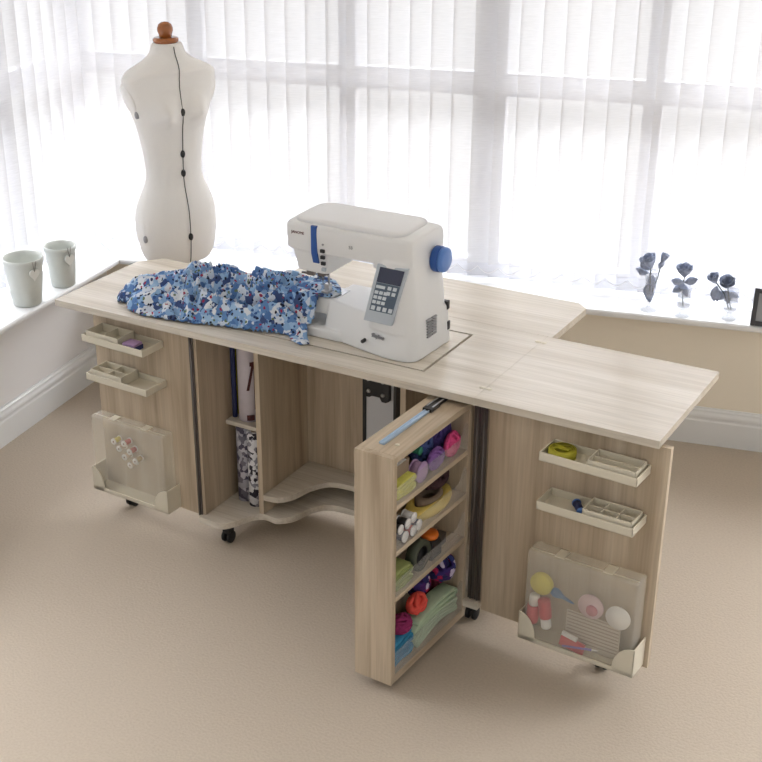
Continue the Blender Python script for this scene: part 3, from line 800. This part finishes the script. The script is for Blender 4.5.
# arm: profile across depth, run along x
prof = [(.130, 1.046), (.126, 1.10), (.127, 1.120), (.134, 1.128), (.20, 1.132), (.29, 1.132), (.325, 1.126), (.338, 1.108), (.338, 1.06), (.32, 1.044)]
def arm_ring(x, k): return [(x, .232+(y-.232)*k, 1.09+(z-1.09)*k) for y, z in prof]
body.loft([arm_ring(.824, .93), arm_ring(.834, .985), arm_ring(.86, 1), arm_ring(1.19, 1), arm_ring(1.225, .97), arm_ring(1.240, .9)])
slab([(.850, .142), (.962, .138), (.962, .290), (.850, .30)], [(.827, .130), (.968, .127), (.968, .31), (.827, .325)], .980, 1.09, .022)
slab([(.825, .188), (1.0, .188), (1.0, .292), (.825, .292)], [(.825, .188), (1.0, .188), (1.0, .292), (.825, .292)], .834, .886, .012)
slab([(.835, .150), (1.0, .150), (1.0, .33), (.835, .33)], [(.837, .152), (1.0, .152), (1.0, .328), (.837, .328)], zt+.001, .800, .012)
body = bake(body, [('REMESH', dict(mode='VOXEL', voxel_size=.0032, use_smooth_shade=True)), ('SMOOTH', dict(factor=.5, iterations=8))])
body_o = obj('body', body, M['plastic'], sm)
# lid
lid = MB(); n = 24
A_ = rpoly([(.838, .139), (1.205, .139), (1.205, .325), (.838, .325)], .05)
lid.loft([[(x, y, 1.124) for x, y in A_], [(x, y, 1.134) for x, y in A_], [(1.02+(x-1.02)*.985, .232+(y-.232)*.97, 1.1375) for x, y in A_], [(1.02+(x-1.02)*.93, .232+(y-.232)*.75, 1.1385) for x, y in A_]])
obj('lid', lid, M['lidgrey'], sm)
# dark channel with blue stripe
def front_y(z): return .1265 if z > 1.045 else .1265+(1.045-z)*.14
st = []
for k in range(13):
    t = k/12; z = 1.127-.112*t; st.append(z)
ch = MB()
ch.loft([[(x + (.004*max(0, (1.045-z)/.03) if z < 1.045 else 0), y, z) for x, y in ((.913, front_y(z)-.0012), (.932, front_y(z)-.0012), (.932, front_y(z)+.008), (.913, front_y(z)+.008))] for z in st], smooth=False)
obj('thread_channel', ch, M['bluep'], sm, label='blue stripe down the front of the head')
for k in range(4):
    z = 1.056-.0195*k; y = front_y(z)
    obj('button', MB().box(.944, .958, y-.0035, y+.004, z-.005, z+.005), M['dark'] if k < 3 else M['panelgrey'], sm, .0012)
obj('lamp_dot', MB().lathe([(.0005, .124), (.003, .124), (.003, .132), (.0005, .132)], (.953, 0, 1.076), 10, 'y'), M['greyprint'], sm)
# control panel on the column
def cp(a, b, lift=0):
    z = .878+b*.172
    xl, xr = 1.098+b*.036, 1.192+b*.042
    y = .1095+ (z-.885)*.10 - .002 + (1-a)*.004
    return (xl+(xr-xl)*a, y-lift, z)
def panel(a0, a1, b0, b1, l0, l1):
    mb = MB(); q = [(a0, b0), (a1, b0), (a1, b1), (a0, b1)]
    return mb.loft([[cp(a, b, l0) for a, b in q], [cp(a, b, l1) for a, b in q]], smooth=False)
pnl = obj('control_panel', panel(0, 1, 0, 1, -.012, .002), M['panelgrey'], sm, .002)
obj('display', panel(.12, .92, .70, .96, 0, .0032), M['screen'], pnl)
obj('keypad', panel(.12, .92, .20, .69, 0, .0030), M['keypad'], pnl)
keys = [(.16+.2*i, .22+0*j, .13, .07) for i in range(4) for j in range(1)]
keys += [(.15+.155*i, .33+.085*j, .12, .055) for i in range(3) for j in range(3)]
keys += [(.15, .60, .30, .05), (.54, .60, .12, .06), (.72, .60, .12, .06), (.54, .51, .12, .06), (.72, .51, .12, .06)]
for a, b, w, h in keys: obj('key', panel(a, a+w, b, b+h, .0025, .0040), M['key'], pnl)
# handwheel
hc = (-.020, .268, 1.042)
hw = obj('handwheel', MB().lathe([(.001, 1.262), (.034, 1.262), (.038, 1.266), (.038, 1.284), (.036, 1.286)], hc, 36, 'x'), M['bluep'], sm)
obj('wheel_cap', MB().lathe([(.036, 1.286), (.037, 1.292), (.035, 1.300), (.030, 1.303), (.001, 1.304)], hc, 36, 'x'), M['bluel'], hw)
# vents, sockets, screw
mb = MB()
for k in range(7):
    for j in range(2): mb.box(1.252, 1.2675, .190+j*.030, .214+j*.030, .826+k*.0085, .8295+k*.0085)
obj('vent_grille', mb, M['greyprint'], sm)
for za in (.885, .822): obj('socket', MB().box(1.245, 1.2700 if za < .85 else 1.2665, .311, .325, za-.012, za+.014), M['dark'], sm, .001)
obj('knee_lever_hole', MB().lathe([(.0005, .116), (.0055, .116), (.0055, .135), (.0005, .135)], (1.090, 0, .806), 14, 'y'), M['dark'], sm)
# needle, presser foot, levers
obj('needle_bar', MB().lathe([(.0005, .905), (.0012, .935), (.0035, .936), (.0035, .982), (.0005, .982)], (.906, .20, 0), 10), M['steel'], sm)
pf = MB().lathe([(.0035, .905), (.0035, .985)], (.918, .214, 0), 10); pf.box(.907, .929, .188, .216, .900, .906); pf.box(.910, .926, .20, .218, .905, .925)
obj('presser_foot', pf, M['steel'], sm)
obj('needle_clamp', MB().box(.893, .915, .190, .212, .950, .962).box(.915, .926, .196, .204, .954, .958), M['hinge'], sm, .001)
obj('threader_lever', MB().box(.885, .910, .142, .155, .968, .981).box(.866, .886, .144, .152, .969, .974), M['hinge'], sm, .001)
obj('foot_lifter', MB().prism([(.968, 1.0), (.992, .998), (.990, 1.006), (.978, 1.010), (.968, 1.010)], .262, .274, 'xz'), M['dark'], sm)
obj('needle_plate', MB().box(.87, .96, .196, .27, .8885, .8905), M['steel'], sm)
RX = Matrix.Rotation(PI/2, 4, 'X')
obj('maker_name', text_mb('JANOME', .0115, Matrix.Translation((.846, .1262, 1.096)) @ RX, .0012), M['maroon'], sm, label='maker name in dark maroon letters on the head')
obj('model_name', text_mb('Skyline', .017, Matrix.Translation((1.118, .1225, .826)) @ Matrix.Rotation(-.205, 4, 'Z') @ RX, .0022), M['greyprint'], sm)
obj('arm_badge', text_mb('S3', .014, Matrix.Translation((1.040, .1252, 1.078)) @ RX, .0008), M['greyprint'], sm)

# ------------------------------------------------------------------ floral cloth heaped beside the needle
heap = [(.172, .148), (.150, .19), (.165, .26), (.20, .318), (.25, .352), (.30, .358), (.36, .392), (.42, .388), (.50, .408), (.55, .398), (.62, .406), (.66, .392), (.76, .375), (.86, .335), (.925, .270), (.955, .225), (.945, .185),
        (.905, .172), (.878, .150), (.900, .118), (.928, .088), (.905, .068), (.862, .085), (.830, .118), (.790, .106), (.72, .085), (.66, .078), (.58, .062), (.50, .042), (.42, .030), (.335, .022), (.27, .040), (.235, .085), (.205, .072), (.175, .105)]
def inside(x, y):
    r = False; n = len(heap)
    for i in range(n):
        (x1, y1), (x2, y2) = heap[i], heap[(i+1) % n]
        if (y1 > y) != (y2 > y) and x < (x2-x1)*(y-y1)/(y2-y1)+x1: r = not r
    return r
def edge_d(x, y):
    d = 9
    for i in range(len(heap)):
        (x1, y1), (x2, y2) = heap[i], heap[(i+1) % len(heap)]
        dx, dy = x2-x1, y2-y1; t = max(0, min(1, ((x-x1)*dx+(y-y1)*dy)/(dx*dx+dy*dy)))
        d = min(d, math.hypot(x-x1-dx*t, y-y1-dy*t))
    return d
def support(x, y):
    def soft(d): return max(0, min(1, d/.012))
    a = min(x-.806, y-.172, .320-y)       # free arm
    b = min(x-.818, y-.134, .345-y)       # base plate
    z = H
    if b > -.012: z = H + .033*soft(b+.012)
    if a > -.012: z = max(z, H + .033 + .0860*soft(a+.012))
    return z
def cloth_z(x, y):
    d = edge_d(x, y)
    w = Vector((noise.noise(Vector((x*6, y*6, 1.3))), noise.noise(Vector((x*6, y*6, 5.1))), 0))*1.3
    p = Vector((x*7.5+y*4.0, y*15-x*3.5, 0)) + w
    r1 = 1-abs(noise.noise(p))*2.4
    r2 = 1-abs(noise.noise(p*2.1+Vector((9, 3, 0))))*2.2
    r3 = noise.noise(p*4.6)
    hmax = lerp([(.15, .050), (.25, .072), (.42, .090), (.6, .104), (.75, .112), (.82, .112), (.86, .10), (.88, .03), (1, .010)], x)
    if y < .135 and x > .80: hmax = min(hmax, lerp([(.80, .08), (.86, .018)], x))
    env = 1-math.exp(-d/.020)
    k = .26 + .62*r1 + .24*r2 + .04*r3
    k *= lerp([(.02, .62), (.14, .95), (.28, 1.1), (.40, .85)], y)
    return max(support(x, y) + .0035 + .014*env*max(0, k), H + .0035 + hmax*env*max(.06, k) + .006*env*max(0, r2))
cl = MB(); step = .0042; gv = {}
nx, ny = int(.83/step), int(.35/step)
keep = set()
for i in range(nx):
    for j in range(ny):
        x, y = .145+(i+.5)*step, .015+(j+.5)*step
        if inside(x, y): keep.add((i, j))
def gvert(i, j):
    if (i, j) not in gv:
        x, y = .145+i*step, .015+j*step; gv[(i, j)] = cl.bm.verts.new((x, y, cloth_z(x, y)))
    return gv[(i, j)]
for i, j in keep: cl.f([gvert(i, j), gvert(i+1, j), gvert(i+1, j+1), gvert(i, j+1)], True)
bnd = [v for v in cl.bm.verts if v.is_boundary]
for _ in range(6):
    new = {}
    for v in bnd:
        nb = [e.other_vert(v).co for e in v.link_edges if e.is_boundary]
        if len(nb) == 2: new[v] = (v.co*2+nb[0]+nb[1])/4
    for v, c in new.items(): v.co.x, v.co.y = c.x, c.y
cl = bake(cl, [('SOLIDIFY', dict(thickness=.0016, offset=0))])
tag(obj('floral_cloth', cl, M['cloth']), 'crumpled blue floral cloth heaped on the worktop beside the machine needle', 'cloth')

# ------------------------------------------------------------------ dress form
fx, fy = -.045, .72
form = thing('dress_form', (fx, fy, 0), 'off-white dressmaking form with a wooden neck knob standing behind the cabinet', 'dress form')
fa = math.radians(-26); FD = Vector((math.cos(fa), math.sin(fa), 0)); SD = Vector((-math.sin(fa), math.cos(fa), 0))
PXM = 275.8
def zz(y): return .68+(257-y)*.003674
T = [(257, 10), (256.6, 24), (254, 31), (249, 34.5), (239, 37.4), (225, 39.2), (210, 39.2), (198, 38), (187, 34), (177, 29.5), (170, 27.8), (164, 27.2), (155, 27.8), (143, 29), (128, 31.5), (118, 34), (110, 36), (100, 39), (92, 42), (84, 44.5), (77, 45.5), (71, 45), (66.5, 41), (63, 34), (59, 26), (55, 20), (50, 16), (42, 14), (41.6, 10)]
depth = [(41, .92), (50, .92), (57, .85), (62, .66), (70, .47), (80, .46), (95, .54), (112, .66), (130, .70), (160, .72), (185, .70), (210, .70), (240, .70), (257, .72)]
def form_pt(y, hw, th, grow=0):
    a = hw/PXM/.94 + grow; k = lerp(depth, y); b = a*k if hw > 12 else a*k
    ex = 2.0 if y > 110 or y < 62 else 2.35
    c, s = math.cos(th), math.sin(th)
    f_ = b*math.copysign(abs(c)**(2/ex), c); l_ = a*math.copysign(abs(s)**(2/ex), s)
    z = zz(y)
    if c > 0 and 70 < y < 140:
        for s0 in (-1, 1):
            f_ += .052*math.exp(-((l_-s0*.062)/.040)**2 - ((y-105)/(13 if y < 105 else 9.5))**2)
    if c < 0 and y > 180: f_ -= .02*math.exp(-((y-215)/25)**2)
    lean = .006*math.exp(-((y-60)/40)**2)
    p = Vector((fx, fy, z)) + FD*(f_+lean) + SD*l_
    return p
mb = MB(); N = 56
ys = []
for (y0_, h0_), (y1_, h1_) in zip(T, T[1:]):
    m_ = 2 if abs(y1_-y0_) > 4 else 1
    for k in range(m_): ys.append((y0_+(y1_-y0_)*k/m_, h0_+(h1_-h0_)*k/m_))
ys.append(T[-1])
mb.loft([[form_pt(y, h, 2*PI*i/N) for i in range(N)] for y, h in ys])
mb = bake(mb, [('SUBSURF', dict(levels=1, render_levels=1))])
torso = obj('torso', mb, M['form'], form)
Tr = sorted(T)
def hw(y): return lerp(Tr, y)
seam = [form_pt(y, hw(y), 0, .0035) for y in range(44, 256, 4)]
obj('seam', MB().tube(seam, .0016, 6), M['formgap'], form, label='dark adjusting gap down the front')
for th, y in ((0, 103), (0, 144), (0, 163), (0, 225), (-PI/2+.25, 104), (-PI/2+.3, 226)):
    p = form_pt(y, hw(y), th); q = form_pt(y, hw(y), th, .012); n_ = (q-p).normalized() if th else FD
    mm = Matrix.Translation(p) @ n_.to_track_quat('Z', 'Y').to_matrix().to_4x4()
    mb = MB(mm).lathe([(.001, -.008), (.0085, -.008), (.0085, .004), (.006, .006), (.001, .006)], seg=14)
    for v in mb.bm.verts: v.co.z = p.z + (v.co.z-p.z)*1.6
    obj('adjuster_dial', mb, M['dark'] if th == 0 else M['greyprint'], form)
for sgn in (-1, 1):
    cpt = Vector((fx, fy, zz(91))) + SD*sgn*.152
    tl = .32; up_ = Vector((0, 0, 1))*math.cos(tl) + SD*sgn*math.sin(tl); out_ = SD*sgn*math.cos(tl) - Vector((0, 0, 1))*math.sin(tl)
    F = frame(cpt, FD, out_, up_)
    mb = MB(F); N2 = 28
    def ring(k, h): return [(.042*k*math.cos(2*PI*i/N2), h, .062*k*math.sin(2*PI*i/N2)) for i in range(N2)]
    mb.loft([ring(.9, -.02), ring(1, .002), ring(.97, .006), ring(.5, .007), ring(.05, .007)])
    obj('arm_plate', mb, M['form'], form)
zc = zz(41.8)
cap = obj('neck_cap', MB().lathe([(.001, zc), (.043, zc), (.045, zc+.004), (.045, zc+.012), (.040, zc+.016), (.03, zc+.017), (.001, zc+.017)], (fx, fy, 0), 30), M['varnish'], form)
obj('neck_knob', MB().lathe([(.018, zc+.015), (.022, zc+.019), (.0235, zc+.027), (.0275, zc+.038), (.0275, zc+.048), (.023, zc+.060), (.013, zc+.067), (.001, zc+.069)], (fx, fy, 0), 24), M['varnish'], cap)
obj('pole', MB().lathe([(.001, .12), (.022, .12), (.022, .69), (.001, .69)], (fx, fy, 0), 20), M['varnish'], form)
obj('hub', MB().lathe([(.001, .10), (.035, .10), (.035, .17), (.001, .17)], (fx, fy, 0), 20), M['varnish'], form)
for k in range(3):
    a = .9+k*2*PI/3; d = Vector((math.cos(a), math.sin(a), 0))
    pts = [(fx+d.x*r, fy+d.y*r, z) for r, z in ((.02, .14), (.08, .135), (.15, .085), (.19, .03), (.205, .012))]
    obj('leg', MB().tube(pts, [.016, .015, .013, .012, .012], 10), M['varnish'], form)

# ------------------------------------------------------------------ pots with hearts
def pot(c, r0, r1, h, hang, label):
    x, y = c; z = .517
    root = thing('ceramic_pot', (x, y, z), label, 'pot', 'ceramic pots on the left window sill')
    pr = [(.001, 0), (r0-.004, 0), (r0, .004), (r0+(r1-r0)*.5, h*.5), (r1-.004, h-.022), (r1, h-.018), (r1+.001, h-.004), (r1-.001, h), (r1-.006, h-.002), (r1-.008, h-.02), (r0-.006, .012), (.001, .010)]
    obj('pot_body', MB().lathe([(r, z+hh) for r, hh in pr], (x, y, 0), 40), M['pot'], root)
    d = Vector((math.cos(hang), math.sin(hang), 0)); s = Vector((-d.y, d.x, 0))
    zc = z+h*.68; rr = r0+(r1-r0)*.72+.001; sl = math.atan2((r1-r0), h)
    o = Vector((x, y, zc)) + d*rr
    up = Vector((0, 0, 1))*math.cos(sl) + d*math.sin(sl)
    o = o + Vector((0, 0, 1))*h*.04
    F = frame(o, s, (d*math.cos(sl)-Vector((0, 0, 1))*math.sin(sl)), up)
    pts = []
    for k in range(32):
        t = 2*PI*k/32; pts.append((.0205*math.sin(t)**3*1.0, .0016*(13*math.cos(t)-5*math.cos(2*t)-2*math.cos(3*t)-math.cos(4*t))))
    obj('heart', MB(F).prism([(a, b) for a, b in pts], 0, .006, 'xz'), M['heart'], root, .0015)
    mb = MB(F).tube([(-.008, .004, .052), (0, .004, .010), (.008, .004, .052)], .0011, 5)
    obj('twine', mb, M['twine'], root)
pot((-.540, .414), .054, .076, .184, math.radians(-16), 'grey-white ceramic pot with a hanging heart, the nearer of two on the sill')
pot((-.557, .634), .047, .062, .162, math.radians(-16), 'grey-white ceramic pot with a hanging heart, the farther and smaller one')

# ------------------------------------------------------------------ roses in glass vases
def vase(c, label, prof):
    root = thing('glass_vase', (c[0], c[1], .517), label, 'vase', 'glass vases on the back window sill')
    obj('vase_bowl', MB().lathe([(r, .517+h) for r, h in prof[0]], (c[0], c[1], 0), 28, caps=False), M['vase'], root)
    obj('vase_foot', MB().lathe([(r, .517+h) for r, h in prof[1]], (c[0], c[1], 0), 28), M['vase'], root)
flute = ([(.006, .045), (.014, .055), (.019, .085), (.022, .125), (.024, .15), (.0225, .15), (.0205, .125), (.0175, .087), (.012, .060), (.001, .052)], [(.001, 0), (.030, 0), (.030, .003), (.010, .007), (.006, .016), (.006, .045), (.001, .046)])
wide = ([(.010, .022), (.022, .035), (.026, .060), (.022, .085), (.026, .110), (.0245, .110), (.0205, .085), (.0245, .060), (.020, .037), (.001, .030)], [(.001, 0), (.026, 0), (.026, .003), (.012, .010), (.010, .022), (.001, .023)])
vase((1.494, 1.490), 'slender stemmed glass vase, leftmost on the back sill', flute)
vase((1.619, 1.492), 'small waisted glass vase, middle one on the back sill', wide)
vase((1.770, 1.548), 'small waisted glass vase, nearest the picture frame', wide)
def rose(base, head, R, label, seed, leaves=(), bud=False, tilt=(0, 0, 1)):
    rnd = random.Random(seed)
    base, head = Vector(base), Vector(head)
    root = thing('rose', base, label, 'rose', 'slate blue roses on the back window sill')
    ax = Vector(tilt).normalized(); Q = ax.to_track_quat('Z', 'Y').to_matrix()
    mb = MB(); npet = 8 if bud else 15
    for k in range(npet):
        t = k/npet; a = k*2.4+rnd.random()*.4; op = (.25 if bud else .18)+t*(.35 if bud else 1.0)
        w = .75+t*.35
        def fn(u, v, a=a, op=op, w=w, t=t):
            ang = a+(u-.5)*2.1*w*(1-.3*v**3)
            hgt = R*(v*1.75-.75) - R*.35*t*v*v*(0 if bud else 1) + R*.10*math.sin(u*7+t*30)*v
            rad = R*(.12+ (.34+.34*op)*math.sin(min(1, v*1.25)*PI/2) + .22*op*v**4 + .04*math.sin(u*9+t*20)*v)
            p = Q @ Vector((rad*math.cos(ang), rad*math.sin(ang), hgt)); return head+p
        mb.patch(fn, 6, 6)
    obj('bloom', bake(mb, [('SOLIDIFY', dict(thickness=.0012))]), M['petal'], root)
    mid = (base+head)/2 + Vector((rnd.uniform(-.01, .01), rnd.uniform(-.01, .01), 0))
    end = head - ax*R*.5
    obj('stem', MB().tube([base, mid, end], .0022, 6), M['stem'], root)
    for (lp, ld, ll) in leaves:
        lp, ld = Vector(lp), Vector(ld).normalized(); sd = ld.cross(Vector((.55+rnd.uniform(-.4, .4), -.65, .45+rnd.uniform(-.4, .4)))).normalized()
        mb = MB()
        def lf(u, v, lp=lp, ld=ld, sd=sd, ll=ll):
            w = ll*.62*math.sin(PI*min(.98, max(.02, v)))**.8
            nn = ld.cross(sd)
            return lp + ld*ll*v + sd*w*(u-.5) + nn*(.3*w*abs(u-.5) - ll*.12*v*v)
        mb.patch(lf, 4, 6)
        obj('leaf', bake(mb, [('SOLIDIFY', dict(thickness=.0010))]), M['petal'], root)
    return root
rose((1.494, 1.490, .572), (1.485, 1.482, .698), .030, 'open slate blue rose in the leftmost vase', 1, [((1.486, 1.484, .66), (-.8, -.5, .25), .052), ((1.486, 1.484, .67), (-.6, -.5, .75), .050), ((1.490, 1.486, .655), (.3, .1, -.9), .055), ((1.492, 1.487, .61), (.08, -.05, -1), .060), ((1.49, 1.487, .62), (-.1, .05, -1), .058)], tilt=(-.35, -.35, 1))
rose((1.497, 1.492, .572), (1.526, 1.507, .712), .019, 'slate blue rosebud leaning right in the leftmost vase', 2, [((1.515, 1.50, .675), (.35, .2, .9), .034)], True, (.35, .2, 1))
rose((1.619, 1.492, .552), (1.613, 1.486, .684), .028, 'slate blue rose alone in the middle vase', 3, [((1.615, 1.488, .645), (-.7, -.5, .15), .050), ((1.615, 1.488, .645), (.8, .4, .25), .048), ((1.617, 1.488, .64), (-.5, -.3, -.5), .050), ((1.617, 1.489, .635), (.2, .1, -.9), .045)], tilt=(0, -.3, 1))
rose((1.767, 1.546, .552), (1.712, 1.517, .664), .022, 'slate blue rose leaning left in the vase nearest the frame', 4, [((1.722, 1.522, .64), (-.1, -.1, -1), .055), ((1.725, 1.523, .63), (.1, -.1, -1), .045)], tilt=(-.4, -.5, 1))
rose((1.773, 1.550, .552), (1.753, 1.541, .648), .027, 'fuller slate blue rose at right in the vase nearest the frame', 5, [((1.755, 1.543, .62), (-.6, -.3, -.6), .048), ((1.757, 1.543, .62), (.7, .4, -.5), .046), ((1.757, 1.543, .62), (.1, 0, -1), .045)], tilt=(.1, -.7, .8))

# picture frame at the end of the sill
fo = Vector((1.852, 1.529, .518)); fu = (e1*.93+e2*(-.10)).normalized(); fn_ = Vector((fu.y, -fu.x, 0))
up = (Vector((0, 0, 1))*math.cos(.16) - fn_*math.sin(.16)); fn2 = fn_*math.cos(.16)+Vector((0, 0, 1))*math.sin(.16)
F = frame(fo, fu, fn2, up)
pf_ = thing('picture_frame', tuple(fo+fu*.08), 'charcoal picture frame with a grey mount standing on the back sill beside the roses', 'picture frame')
fw, fh, t = .17, .132, .016
mb = MB(F); mb.box(0, t, 0, .014, 0, fh); mb.box(fw-t, fw, 0, .014, 0, fh); mb.box(t, fw-t, 0, .014, 0, t); mb.box(t, fw-t, 0, .014, fh-t, fh)
obj('frame_moulding', mb, M['framegrey'], pf_, .0015)
obj('mount', MB(F).box(t, fw-t, .002, .006, t, fh-t), M['matgrey'], pf_)
obj('picture', MB(F).box(t+.022, fw-t-.022, .006, .007, t+.022, fh-t-.022), M['white'], pf_)
obj('strut', MB(F).prism([(-.001, .10), (-.001, .09), (-.060, .0085), (-.064, .0085)], fw/2-.02, fw/2+.02, 'yz'), M['framegrey'], pf_)

# ------------------------------------------------------------------ daylight
w = bpy.data.worlds.new('daylight'); S.world = w; w.use_nodes = True
nt = w.node_tree; bg = nt.nodes['Background']
tc = nt.nodes.new('ShaderNodeTexCoord'); dp = nt.nodes.new('ShaderNodeVectorMath'); dp.operation = 'DOT_PRODUCT'
wd = Vector((-.50, .86, 0)).normalized(); dp.inputs[1].default_value = wd
nt.links.new(tc.outputs['Generated'], dp.inputs[0])
mr = nt.nodes.new('ShaderNodeMapRange'); mr.inputs['From Min'].default_value = -.12; mr.inputs['From Max'].default_value = .25
nt.links.new(dp.outputs['Value'], mr.inputs['Value'])
sz = nt.nodes.new('ShaderNodeSeparateXYZ'); nt.links.new(tc.outputs['Generated'], sz.inputs[0])
me_ = nt.nodes.new('ShaderNodeMapRange'); me_.inputs['From Min'].default_value = .30; me_.inputs['From Max'].default_value = .75
nt.links.new(sz.outputs['Z'], me_.inputs['Value'])
hi = nt.nodes.new('ShaderNodeMixRGB'); hi.inputs[1].default_value = (.85, .86, .88, 1); hi.inputs[2].default_value = (21, 21.3, 22, 1)
nt.links.new(me_.outputs[0], hi.inputs[0])
mx = nt.nodes.new('ShaderNodeMixRGB'); mx.inputs[1].default_value = (.32, .325, .33, 1)
nt.links.new(hi.outputs[0], mx.inputs[2])
nt.links.new(mr.outputs[0], mx.inputs[0]); nt.links.new(mx.outputs[0], bg.inputs['Color']); bg.inputs['Strength'].default_value = 1

# ------------------------------------------------------------------ camera
yaw, pit, rol = -.5700985808518544, .44971354261489715, -.019217905007963568
C = Vector((2.904101115668757, -3.0011639171023594, 2.314762601785594)); FP = 1338.5812963251174; PCX, PCY = 310.318, 413.871
f = Vector((math.sin(yaw)*math.cos(pit), math.cos(yaw)*math.cos(pit), -math.sin(pit)))
r = Vector((math.cos(yaw), -math.sin(yaw), 0)); u = r.cross(f)
r2 = r*math.cos(rol)+u*math.sin(rol); u2 = u*math.cos(rol)-r*math.sin(rol)
cd = bpy.data.cameras.new('camera'); cam = bpy.data.objects.new('camera', cd); COL.objects.link(cam)
cam.matrix_world = Matrix(((r2.x, u2.x, -f.x, C.x), (r2.y, u2.y, -f.y, C.y), (r2.z, u2.z, -f.z, C.z), (0, 0, 0, 1)))
cd.sensor_fit = 'HORIZONTAL'; cd.sensor_width = 36; cd.lens = FP/762*36
cd.shift_x = (381-PCX)/762; cd.shift_y = (PCY-381)/762; cd.clip_start = .05
S.camera = cam
S.view_settings.view_transform = 'Standard'; S.view_settings.look = 'None'
S.view_settings.gamma = 1; S.view_settings.use_curve_mapping = False; S.view_settings.exposure = 0.68
